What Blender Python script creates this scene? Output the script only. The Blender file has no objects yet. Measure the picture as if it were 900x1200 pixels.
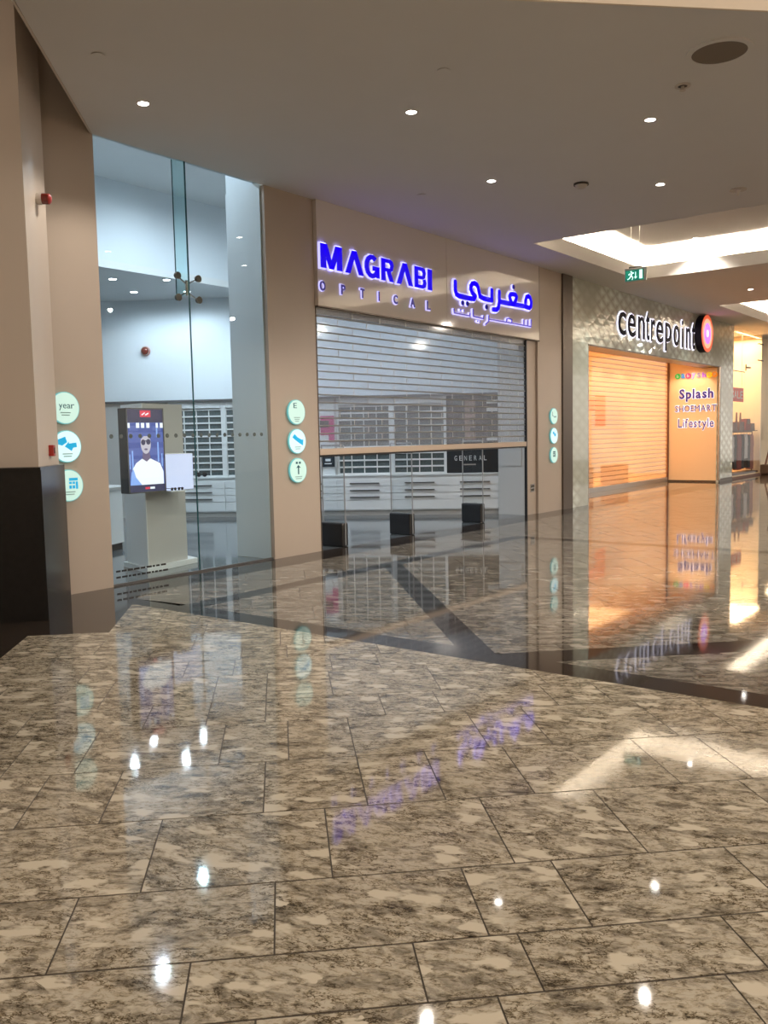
import bpy, bmesh, math, random
from mathutils import Vector, Matrix
random.seed(7)
S = bpy.context.scene
COL = S.collection

# ------------------------------------------------------------------ camera
F_PX, PITCH, ROLL, YAW = 1019.3, 0.0868, -0.0201, math.radians(52.36)
CAM = Vector((0, -8.4335, 1.65))
rt0 = Vector((math.cos(YAW), -math.sin(YAW), 0))
fw0 = Vector((math.sin(YAW), math.cos(YAW), 0))
Zv = Vector((0, 0, 1))
fwd = fw0 * math.cos(PITCH) - Zv * math.sin(PITCH)
up0 = fw0 * math.sin(PITCH) + Zv * math.cos(PITCH)
rt = rt0 * math.cos(ROLL) + up0 * math.sin(ROLL)
up = up0 * math.cos(ROLL) - rt0 * math.sin(ROLL)
cd = bpy.data.cameras.new('camera')
cam = bpy.data.objects.new('camera', cd)
COL.objects.link(cam)
M = Matrix((rt, up, -fwd)).transposed().to_4x4()
M.translation = CAM
cam.matrix_world = M
cd.sensor_fit = 'VERTICAL'
cd.sensor_height = 24.0
cd.lens = F_PX / 1200.0 * 24.0
cd.clip_end = 300
S.camera = cam

# ------------------------------------------------------------------ world, exposure
S.view_settings.view_transform = 'Standard'
S.view_settings.look = 'None'
S.view_settings.exposure = 0.57
S.view_settings.gamma = 1.0
S.view_settings.use_curve_mapping = False
S.cycles.use_denoising = True
S.cycles.max_bounces = 10
S.cycles.transparent_max_bounces = 16
S.cycles.sample_clamp_indirect = 4.0
S.cycles.caustics_reflective = False
S.cycles.caustics_refractive = False
w = bpy.data.worlds.new('world')
S.world = w
w.use_nodes = True
w.node_tree.nodes['Background'].inputs[0].default_value = (1.0, 0.90, 0.80, 1)
w.node_tree.nodes['Background'].inputs[1].default_value = 0.6

WARM = (1.0, 0.80, 0.58)
NEUT = (1.0, 0.90, 0.78)
COOL = (0.80, 0.90, 1.0)


def light(name, kind, loc, power, color, size=0.1, size_y=None, target=None, cone=100, blend=0.6):
    l = bpy.data.lights.new(name, kind)
    l.energy = power
    l.color = color
    if kind == 'AREA':
        l.shape = 'RECTANGLE'
        l.size = size
        l.size_y = size_y or size
    else:
        l.shadow_soft_size = size
    if kind == 'SPOT':
        l.spot_size = math.radians(cone)
        l.spot_blend = blend
    o = bpy.data.objects.new(name, l)
    COL.objects.link(o)
    o.location = loc
    if target:
        o.rotation_euler = (Vector(target) - Vector(loc)).to_track_quat('-Z', 'Y').to_euler()
    return o


CEIL = 4.994
# added fill lights for the hall, unseen, high above and behind the photographer
light('hall_fill', 'AREA', (-2.5, -9.5, 8.4), 270, NEUT, 4, 4)
light('hall_fill', 'AREA', (6.0, -14.5, 8.4), 520, NEUT, 4, 4)
light('hall_fill', 'AREA', (20.0, -18.0, 8.4), 1100, NEUT, 6, 4)
# added fill spots without fixtures, unseen beyond the right edge, brighten the shop fronts
for x_, y_, p_ in ((10.5, -8.2, 120), (13.5, -10.5, 180), (16.8, -9.6, 330), (20.5, -9.8, 330), (22.3, -6.4, 200), (26.5, -10.2, 300), (33.0, -4.5, 260)):
    light('downlight_or_fill_beam', 'SPOT', (x_, y_, CEIL - 0.03), p_, NEUT, 0.05, cone=176, blend=0.25)
# optician's shop: cool white spots in the high ceiling just behind the front
for x_, y_ in ((7.2, 3.6), (9.8, 3.4), (11.6, 1.0), (11.4, 3.0), (13.6, 1.3)):
    light('shop_spot', 'SPOT', (x_, y_, 6.16), 120, COOL, 0.06, cone=172, blend=1.0)
# the warm lobby and shop behind the far shutter
for k_ in range(6):
    light('lobby_spot', 'SPOT', (19.4 + k_ * 1.6, 0.72, 3.93), 95, (1.0, 0.72, 0.45), 0.06, (19.8 + k_ * 1.6, 1.15, 0), cone=125, blend=0.5)
for x_ in (18.2, 21.5, 25.0):  # added spots without fixtures, put in to brighten the quilted portal
    light('portal_fill', 'SPOT', (x_, -0.75, 4.96), 45, (0.86, 1.0, 0.92), 0.04, (x_, -0.06, 4.0), cone=75, blend=0.8)
light('store_light', 'AREA', (24.0, 4.2, 4.4), 420, (1.0, 0.70, 0.42), 8.0, 3.0)
light('window_light', 'AREA', (31.6, 0.55, 4.85), 170, (1.0, 0.66, 0.36), 3.0, 1.4)
light('next_shop_light', 'AREA', (37.0, 1.0, 4.7), 160, (1.0, 0.80, 0.52), 3.0, 1.6)


# ------------------------------------------------------------------ materials
def nodes_of(m):
    return m.node_tree.nodes, m.node_tree.links


def mat(name, color, rough=0.5, metal=0.0, spec=0.5, emit=None, estr=0.0, alpha=1.0, noise=0.0, nscale=6.0, bump=0.0):
    m = bpy.data.materials.new(name)
    m.use_nodes = True
    n, l = nodes_of(m)
    b = n['Principled BSDF']
    b.inputs['Base Color'].default_value = (*color, 1)
    b.inputs['Roughness'].default_value = rough
    b.inputs['Metallic'].default_value = metal
    b.inputs['Specular IOR Level'].default_value = spec
    b.inputs['Alpha'].default_value = alpha
    if emit:
        b.inputs['Emission Color'].default_value = (*emit, 1)
        b.inputs['Emission Strength'].default_value = estr
    if noise or bump:
        tc = n.new('ShaderNodeTexCoord')
        t = n.new('ShaderNodeTexNoise')
        t.inputs['Scale'].default_value = nscale
        t.inputs['Detail'].default_value = 5
        l.new(tc.outputs['Object'], t.inputs['Vector'])
        if noise:
            mx = n.new('ShaderNodeMix')
            mx.data_type = 'RGBA'
            mx.inputs['A'].default_value = (*[c * (1 - noise) for c in color], 1)
            mx.inputs['B'].default_value = (*[min(1, c * (1 + noise)) for c in color], 1)
            l.new(t.outputs['Fac'], mx.inputs['Factor'])
            l.new(mx.outputs['Result'], b.inputs['Base Color'])
        if bump:
            bp = n.new('ShaderNodeBump')
            bp.inputs['Strength'].default_value = bump
            bp.inputs['Distance'].default_value = 0.01
            l.new(t.outputs['Fac'], bp.inputs['Height'])
            l.new(bp.outputs['Normal'], b.inputs['Normal'])
    return m


def glass_mat(name, tint, refl=1.0, diffuse=0.0, dcol=(1, 1, 1), rough=0.0):
    """a thin pane: tinted transparency, fresnel reflection, a little diffuse haze"""
    m = bpy.data.materials.new(name)
    m.use_nodes = True
    n, l = nodes_of(m)
    n.remove(n['Principled BSDF'])
    out = n['Material Output']
    tr = n.new('ShaderNodeBsdfTransparent')
    tr.inputs[0].default_value = (*tint, 1)
    last = tr.outputs[0]
    if diffuse:
        df = n.new('ShaderNodeBsdfDiffuse')
        df.inputs[0].default_value = (*dcol, 1)
        tl = n.new('ShaderNodeBsdfTranslucent')
        tl.inputs[0].default_value = (*dcol, 1)
        ad = n.new('ShaderNodeMixShader')
        ad.inputs[0].default_value = 0.5
        l.new(df.outputs[0], ad.inputs[1])
        l.new(tl.outputs[0], ad.inputs[2])
        mx = n.new('ShaderNodeMixShader')
        mx.inputs[0].default_value = diffuse
        l.new(last, mx.inputs[1])
        l.new(ad.outputs[0], mx.inputs[2])
        last = mx.outputs[0]
    gl = n.new('ShaderNodeBsdfGlossy')
    gl.inputs['Roughness'].default_value = rough
    fr = n.new('ShaderNodeFresnel')
    fr.inputs['IOR'].default_value = 1.45
    mu = n.new('ShaderNodeMath')
    mu.operation = 'MULTIPLY'
    mu.inputs[1].default_value = refl
    mu.use_clamp = True
    ge = n.new('ShaderNodeNewGeometry')
    ba = n.new('ShaderNodeMath')       # reflect on the outer faces only
    ba.operation = 'SUBTRACT'
    ba.inputs[0].default_value = 1.0
    l.new(ge.outputs['Backfacing'], ba.inputs[1])
    fb = n.new('ShaderNodeMath')
    fb.operation = 'MULTIPLY'
    l.new(fr.outputs[0], fb.inputs[0])
    l.new(ba.outputs[0], fb.inputs[1])
    l.new(fb.outputs[0], mu.inputs[0])
    mx2 = n.new('ShaderNodeMixShader')
    l.new(mu.outputs[0], mx2.inputs[0])
    l.new(last, mx2.inputs[1])
    l.new(gl.outputs[0], mx2.inputs[2])
    l.new(mx2.outputs[0], out.inputs['Surface'])
    return m


TILE_ANG = math.radians(-52.36 + 6.67)


def granite(name, cream, brown, dark, contrast=1.0):
    m = bpy.data.materials.new(name)
    m.use_nodes = True
    n, l = nodes_of(m)
    b = n['Principled BSDF']
    tc = n.new('ShaderNodeTexCoord')
    oi = n.new('ShaderNodeObjectInfo')
    mp = n.new('ShaderNodeMapping')
    mp.inputs['Rotation'].default_value = (0, 0, -TILE_ANG)
    l.new(tc.outputs['Object'], mp.inputs['Vector'])
    sc = n.new('ShaderNodeVectorMath')
    sc.operation = 'SCALE'
    comb = n.new('ShaderNodeCombineXYZ')
    for i in range(3):
        l.new(oi.outputs['Random'], comb.inputs[i])
    l.new(comb.outputs[0], sc.inputs[0])
    sc.inputs['Scale'].default_value = 37.0
    ad = n.new('ShaderNodeVectorMath')
    ad.operation = 'ADD'
    l.new(mp.outputs[0], ad.inputs[0])
    l.new(sc.outputs[0], ad.inputs[1])
    # slight per-tile rotation of the streaks
    st = n.new('ShaderNodeVectorRotate')
    st.rotation_type = 'Z_AXIS'
    ma = n.new('ShaderNodeMath')
    ma.operation = 'MULTIPLY_ADD'
    ma.inputs[1].default_value = 0.5
    ma.inputs[2].default_value = 0.05
    l.new(oi.outputs['Random'], ma.inputs[0])
    l.new(ad.outputs[0], st.inputs['Vector'])
    l.new(ma.outputs[0], st.inputs['Angle'])
    an = n.new('ShaderNodeMapping')
    an.inputs['Scale'].default_value = (0.68, 1.3, 1)
    l.new(st.outputs[0], an.inputs['Vector'])

    def noise(scale, detail, rough, dist):
        t = n.new('ShaderNodeTexNoise')
        t.inputs['Scale'].default_value = scale
        t.inputs['Detail'].default_value = detail
        t.inputs['Roughness'].default_value = rough
        t.inputs['Distortion'].default_value = dist
        l.new(an.outputs[0], t.inputs['Vector'])
        return t

    def ramp(src, stops):
        r = n.new('ShaderNodeValToRGB')
        e = r.color_ramp.elements
        while len(e) < len(stops):
            e.new(0.5)
        for k, (p, c) in enumerate(stops):
            e[k].position = p
            e[k].color = (*c, 1)
        l.new(src, r.inputs[0])
        return r
    big = noise(9.5, 8, 0.72, 0.5)
    base = ramp(big.outputs['Fac'], [(0.33, dark), (0.415, brown), (0.485, tuple(0.5 * (a + c) for a, c in zip(brown, cream))), (0.52, cream), (0.8, cream)])
    fine = noise(34, 5, 0.75, 0.5)
    fr = ramp(fine.outputs['Fac'], [(0.34, (0.10, 0.085, 0.06)), (0.44, (0.70, 0.66, 0.58)), (0.52, (1, 1, 1))])
    mul = n.new('ShaderNodeMix')
    mul.data_type = 'RGBA'
    mul.blend_type = 'MULTIPLY'
    mul.inputs['Factor'].default_value = 0.85 * contrast
    l.new(base.outputs[0], mul.inputs['A'])
    l.new(fr.outputs[0], mul.inputs['B'])
    # hairline dark cracks between the grains
    ck = n.new('ShaderNodeTexVoronoi')
    ck.feature = 'DISTANCE_TO_EDGE'
    ck.inputs['Scale'].default_value = 15
    cw = noise(13, 4, 0.7, 0.0)
    cs = n.new('ShaderNodeVectorMath')
    cs.operation = 'SCALE'
    cs.inputs['Scale'].default_value = 0.20
    l.new(cw.outputs['Color'], cs.inputs[0])
    ca = n.new('ShaderNodeVectorMath')
    ca.operation = 'ADD'
    l.new(an.outputs[0], ca.inputs[0])
    l.new(cs.outputs[0], ca.inputs[1])
    l.new(ca.outputs[0], ck.inputs['Vector'])
    cr = ramp(ck.outputs['Distance'], [(0.0, (0.12, 0.10, 0.075)), (0.035, (0.55, 0.50, 0.42)), (0.075, (1, 1, 1))])
    cm = n.new('ShaderNodeMix')
    cm.data_type = 'RGBA'
    cm.blend_type = 'MULTIPLY'
    cmask = ramp(noise(6, 3, 0.6, 0.0).outputs['Fac'], [(0.42, (0, 0, 0)), (0.56, (1, 1, 1))])
    l.new(cmask.outputs[0], cm.inputs['Factor'])
    l.new(mul.outputs['Result'], cm.inputs['A'])
    l.new(cr.outputs[0], cm.inputs['B'])
    mul = cm
    # pale smooth islands with hard edges
    vo = n.new('ShaderNodeTexVoronoi')
    vo.inputs['Scale'].default_value = 7.5
    wn = noise(9, 3, 0.6, 0.0)
    wv = n.new('ShaderNodeVectorMath')
    wv.operation = 'SCALE'
    wv.inputs['Scale'].default_value = 0.22
    l.new(wn.outputs['Color'], wv.inputs[0])
    wa = n.new('ShaderNodeVectorMath')
    wa.operation = 'ADD'
    l.new(an.outputs[0], wa.inputs[0])
    l.new(wv.outputs[0], wa.inputs[1])
    l.new(wa.outputs[0], vo.inputs['Vector'])
    isl = n.new('ShaderNodeMath')
    isl.operation = 'GREATER_THAN'
    isl.inputs[1].default_value = 0.55
    sep = n.new('ShaderNodeSeparateColor')
    l.new(vo.outputs['Color'], sep.inputs[0])
    l.new(sep.outputs[0], isl.inputs[0])
    near = ramp(vo.outputs['Distance'], [(0.30, (1, 1, 1)), (0.44, (0, 0, 0))])
    im = n.new('ShaderNodeMath')
    im.operation = 'MULTIPLY'
    l.new(isl.outputs[0], im.inputs[0])
    l.new(near.outputs[0], im.inputs[1])
    mi = n.new('ShaderNodeMix')
    mi.data_type = 'RGBA'
    l.new(im.outputs[0], mi.inputs['Factor'])
    l.new(mul.outputs['Result'], mi.inputs['A'])
    mi.inputs['B'].default_value = (*[min(1, c * 1.22) for c in cream], 1)
    l.new(mi.outputs['Result'], b.inputs['Base Color'])
    b.inputs['Roughness'].default_value = 0.045
    b.inputs['IOR'].default_value = 1.47
    # polished stone is never quite flat
    wv2 = n.new('ShaderNodeTexNoise')
    wv2.inputs['Scale'].default_value = 2.2
    wv2.inputs['Detail'].default_value = 2
    l.new(tc.outputs['Object'], wv2.inputs['Vector'])
    bp = n.new('ShaderNodeBump')
    bp.inputs['Strength'].default_value = 0.05
    bp.inputs['Distance'].default_value = 0.01
    l.new(wv2.outputs['Fac'], bp.inputs['Height'])
    l.new(bp.outputs['Normal'], b.inputs['Normal'])
    return m


MT = {}
MT['granite'] = granite('cream granite', (0.45, 0.398, 0.312), (0.235, 0.203, 0.155), (0.085, 0.069, 0.05))
MT['granite_band'] = granite('grey granite', (0.235, 0.212, 0.18), (0.105, 0.092, 0.075), (0.042, 0.036, 0.03), 0.7)
MT['dark_stone'] = mat('dark stone', (0.028, 0.021, 0.017), 0.05, noise=0.25, nscale=14)
MT['dark_stone'].node_tree.nodes['Principled BSDF'].inputs['IOR'].default_value = 1.36
MT['grout'] = mat('grout', (0.05, 0.038, 0.026), 0.7)
MT['black_stone'] = mat('black polished stone', (0.012, 0.011, 0.011), 0.22, spec=0.3, noise=0.3, nscale=20)
MT['ceiling'] = mat('ceiling paint', (0.76, 0.735, 0.71), 0.85, noise=0.02, nscale=2)
MT['beige'] = mat('beige laminate', (0.50, 0.42, 0.35), 0.38, noise=0.02, nscale=3)
MT['beige_gloss'] = mat('beige back painted glass', (0.74, 0.68, 0.62), 0.05, spec=0.6)
MT['beige_pale'] = mat('pale beige plaster', (0.66, 0.57, 0.49), 0.45)
MT['plaster'] = mat('hall plaster', (0.90, 0.78, 0.64), 0.8)
MT['brown_metal'] = mat('brown anodised metal', (0.13, 0.105, 0.085), 0.35, 0.6)
MT['steel'] = mat('brushed steel', (0.62, 0.62, 0.60), 0.25, 1.0)
MT['alu'] = mat('aluminium', (0.50, 0.49, 0.48), 0.38, 0.8)
MT['tube_grey'] = mat('grey gate tube', (0.34, 0.36, 0.38), 0.4, 0.2)
MT['bar'] = mat('beige powder coat', (0.60, 0.48, 0.38), 0.35)
MT['black'] = mat('black plastic', (0.012, 0.012, 0.014), 0.3)
MT['white'] = mat('white lacquer', (0.78, 0.80, 0.80), 0.35)
MT['shopwall'] = mat('shop wall paint', (0.74, 0.80, 0.84), 0.7, noise=0.02, nscale=2)
MT['shopgrey'] = mat('grey shop panel', (0.50, 0.49, 0.47), 0.5)
MT['shopfloor'] = mat('dark grey shop floor', (0.10, 0.115, 0.125), 0.08, noise=0.1, nscale=10)
MT['niche'] = mat('smoked mirror niche', (0.095, 0.125, 0.13), 0.15, noise=0.6, nscale=45)
MT['handle'] = mat('grey metal handle', (0.14, 0.14, 0.145), 0.35, 0.6)
MT['glass'] = glass_mat('clear shop glass', (0.93, 0.975, 0.985), 0.9)
MT['glass_fin'] = glass_mat('green edged glass', (0.84, 0.96, 0.96), 1.0)
MT['glass_edge'] = mat('dark glass edge', (0.02, 0.10, 0.11), 0.15)
MT['acrylic'] = glass_mat('clear acrylic', (0.93, 0.95, 0.96), 0.8)
MT['slat'] = glass_mat('polycarbonate slat', (0.90, 0.92, 0.95), 1.0, 0.17, (0.60, 0.61, 0.66), 0.08)
MT['peach_slat'] = glass_mat('peach shutter slat', (1.0, 0.88, 0.72), 0.8, 0.40, (0.95, 0.78, 0.56), 0.15)
MT['peach'] = mat('peach panel', (0.90, 0.69, 0.46), 0.35)
MT['peach_wall'] = mat('warm shop wall', (0.86, 0.62, 0.36), 0.6)
MT['cream_wall'] = mat('cream wall', (0.90, 0.78, 0.58), 0.6)
MT['blue_face'] = mat('blue letter face', (0.01, 0.005, 0.45), 0.6, spec=0.15, emit=(0.012, 0.0, 0.80), estr=0.6)
MT['navy_face'] = mat('navy letter face', (0.03, 0.02, 0.16), 0.35, emit=(0.03, 0.02, 0.22), estr=0.35)
MT['halo'] = mat('lavender glow acrylic', (0.6, 0.6, 0.9), 0.4, emit=(0.50, 0.48, 1.0), estr=0.8)
MT['halo_white'] = mat('white glow acrylic', (0.8, 0.8, 0.9), 0.4, emit=(0.84, 0.82, 1.0), estr=0.85)
MT['letter_black'] = mat('black letter face', (0.012, 0.01, 0.02), 0.6, spec=0.15)
MT['violet_face'] = mat('violet letter face', (0.05, 0.03, 0.25), 0.35, emit=(0.10, 0.07, 0.36), estr=0.5)
MT['disc_face'] = mat('mint backlit acrylic', (0.36, 0.45, 0.42), 0.4, emit=(0.56, 0.86, 0.76), estr=0.50)
MT['disc_face_b'] = mat('blue white backlit acrylic', (0.36, 0.45, 0.46), 0.4, emit=(0.62, 0.93, 0.95), estr=0.60)
MT['disc_rim'] = mat('aqua acrylic rim', (0.14, 0.40, 0.42), 0.4, emit=(0.16, 0.56, 0.58), estr=0.38)
MT['icon_teal'] = mat('teal print', (0.02, 0.13, 0.17), 0.5)
MT['icon_blue'] = mat('blue print', (0.0, 0.42, 0.74), 0.5, emit=(0.0, 0.35, 0.72), estr=0.35)
MT['icon_grey'] = mat('grey print', (0.26, 0.42, 0.40), 0.5)
MT['lamp'] = mat('lit lamp lens', (1, 1, 1), 0.3, emit=(1.0, 0.95, 0.88), estr=45)
MT['lamp_shop'] = mat('lit cool lamp lens', (1, 1, 1), 0.3, emit=(0.82, 0.92, 1.0), estr=45)
MT['cove'] = mat('led cove strip', (1, 1, 1), 0.3, emit=(1.0, 0.86, 0.66), estr=200)
MT['trim_white'] = mat('white trim ring', (0.66, 0.60, 0.53), 0.4)
MT['red'] = mat('red plastic', (0.42, 0.03, 0.02), 0.3)
MT['red_lens'] = mat('dark red lens', (0.16, 0.02, 0.012), 0.12)
MT['grille'] = mat('speaker grille', (0.21, 0.165, 0.125), 0.7)
MT['detector'] = mat('off white plastic', (0.62, 0.56, 0.50), 0.5)
MT['dark_slot'] = mat('dark slot', (0.05, 0.04, 0.03), 0.6)
MT['exit_green'] = mat('exit sign green', (0.01, 0.16, 0.11), 0.3, emit=(0.0, 0.13, 0.09), estr=0.6)
MT['exit_white'] = mat('exit sign white', (0.8, 0.95, 0.9), 0.3, emit=(0.55, 0.95, 0.85), estr=0.9)
MT['exit_body'] = mat('exit sign body', (0.42, 0.44, 0.42), 0.35, 0.4)
MT['screen'] = mat('screen blue', (0.01, 0.01, 0.03), 0.15, emit=(0.05, 0.075, 0.24), estr=1.0)
MT['screen_dark'] = mat('screen charcoal', (0.01, 0.01, 0.02), 0.15, emit=(0.035, 0.035, 0.07), estr=1.0)
MT['scr_white'] = mat('screen white', (0, 0, 0), 0.2, emit=(0.92, 0.95, 1.0), estr=0.8)
MT['scr_blue'] = mat('screen pale blue', (0, 0, 0), 0.2, emit=(0.30, 0.48, 0.95), estr=0.7)
MT['scr_mid'] = mat('screen mid blue', (0, 0, 0), 0.2, emit=(0.11, 0.15, 0.42), estr=0.7)
MT['scr_skin'] = mat('screen skin', (0, 0, 0), 0.2, emit=(0.62, 0.56, 0.62), estr=0.7)
MT['scr_shadow'] = mat('screen skin shadow', (0, 0, 0), 0.2, emit=(0.17, 0.13, 0.22), estr=0.7)
MT['scr_red'] = mat('screen red', (0, 0, 0), 0.2, emit=(0.85, 0.06, 0.10), estr=0.7)
MT['lightbox'] = mat('pale lightbox', (0.7, 0.75, 0.9), 0.3, emit=(0.50, 0.56, 0.90), estr=0.42)
MT['pink'] = mat('magenta poster', (0.55, 0.03, 0.20), 0.4)
MT['poster_skin'] = mat('poster photo tone', (0.34, 0.23, 0.20), 0.4, noise=0.7, nscale=9)
MT['poster_dark'] = mat('poster dark tone', (0.045, 0.04, 0.045), 0.4, noise=0.5, nscale=9)
MT['slate'] = mat('slate panel', (0.02, 0.028, 0.036), 0.25)
MT['white_print'] = mat('white print', (0.75, 0.78, 0.8), 0.5)
MT['sale_red'] = mat('sale red', (0.80, 0.05, 0.025), 0.4)
MT['maroon'] = mat('maroon cloth', (0.24, 0.045, 0.04), 0.8, noise=0.3, nscale=30)
MT['rust'] = mat('rust cloth', (0.36, 0.12, 0.08), 0.8, noise=0.3, nscale=30)
MT['charcoal'] = mat('charcoal cloth', (0.025, 0.022, 0.026), 0.85)
MT['palecloth'] = mat('pale grey cloth', (0.60, 0.56, 0.58), 0.8, noise=0.2, nscale=30)
MT['brown'] = mat('brown leather', (0.17, 0.075, 0.045), 0.5)
MT['slat_brown'] = mat('peach shutter joint', (0.42, 0.23, 0.11), 0.5)
MT['wood'] = mat('dark wood', (0.10, 0.055, 0.03), 0.5, noise=0.3, nscale=12)
for k, c in dict(c_green=(0.03, 0.45, 0.09), c_blue=(0.05, 0.25, 0.65), c_pink=(0.75, 0.04, 0.16), c_yellow=(0.85, 0.62, 0.02),
                 c_orange=(0.80, 0.27, 0.03), c_purple=(0.36, 0.12, 0.62), c_lilac=(0.45, 0.30, 0.72), c_grey=(0.30, 0.24, 0.36)).items():
    MT[k] = mat(k[2:] + ' acrylic', c, 0.3, emit=c, estr=0.35)
MT['ring_red'] = mat('orange red ring', (0.62, 0.09, 0.03), 0.3, emit=(0.70, 0.10, 0.03), estr=0.6)
MT['ring_peach'] = mat('peach ring', (0.85, 0.42, 0.28), 0.3, emit=(0.95, 0.45, 0.28), estr=0.6)
MT['ring_purple'] = mat('purple ring', (0.42, 0.12, 0.70), 0.3, emit=(0.50, 0.17, 0.85), estr=0.8)


def quilt_mat():
    """mint glass cladding with a lattice of small faceted diamonds, stronger in patches painted as if lit"""
    m = bpy.data.materials.new('quilted mint glass')
    m.use_nodes = True
    n, l = nodes_of(m)
    b = n['Principled BSDF']
    tc = n.new('ShaderNodeTexCoord')
    sp = n.new('ShaderNodeSeparateXYZ')
    l.new(tc.outputs['Object'], sp.inputs[0])

    def math_(op, a, bb, c=None):
        t = n.new('ShaderNodeMath')
        t.operation = op
        for i, v in enumerate((a, bb, c)):
            if v is None:
                continue
            if isinstance(v, (int, float)):
                t.inputs[i].default_value = v
            else:
                l.new(v, t.inputs[i])
        return t.outputs[0]
    u = math_('MULTIPLY', sp.outputs['X'], 1.9)
    v = math_('MULTIPLY', sp.outputs['Z'], 3.3)
    p = math_('PINGPONG', math_('ADD', u, v), 0.5)
    q = math_('PINGPONG', math_('SUBTRACT', u, v), 0.5)
    mn = math_('MULTIPLY', math_('MINIMUM', p, q), 2.0)
    side = math_('GREATER_THAN', math_('FRACT', math_('ADD', u, v), 0), 0.5)
    nz = n.new('ShaderNodeTexNoise')
    nz.inputs['Scale'].default_value = 0.42
    nz.inputs['Detail'].default_value = 1
    l.new(tc.outputs['Object'], nz.inputs['Vector'])
    r = n.new('ShaderNodeValToRGB')
    r.color_ramp.elements[0].position = 0.44
    r.color_ramp.elements[1].position = 0.56
    l.new(nz.outputs['Fac'], r.inputs[0])
    amp = math_('MULTIPLY_ADD', r.outputs[0], 0.85, 0.15)  # lit patches put into the colour: diamonds show stronger there
    val = math_('MULTIPLY', math_('ADD', mn, math_('MULTIPLY', side, 0.25)), amp)
    mx = n.new('ShaderNodeMix')
    mx.data_type = 'RGBA'
    mx.inputs['A'].default_value = (0.52, 0.54, 0.47, 1)
    mx.inputs['B'].default_value = (0.90, 1.0, 0.93, 1)
    l.new(val, mx.inputs['Factor'])
    l.new(mx.outputs['Result'], b.inputs['Base Color'])
    bp = n.new('ShaderNodeBump')
    bp.inputs['Strength'].default_value = 0.25
    bp.inputs['Distance'].default_value = 0.02
    l.new(val, bp.inputs['Height'])
    l.new(bp.outputs['Normal'], b.inputs['Normal'])
    b.inputs['Roughness'].default_value = 0.10
    b.inputs['Coat Weight'].default_value = 0.7
    b.inputs['Coat Roughness'].default_value = 0.02
    return m


MT['quilt'] = quilt_mat()


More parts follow.
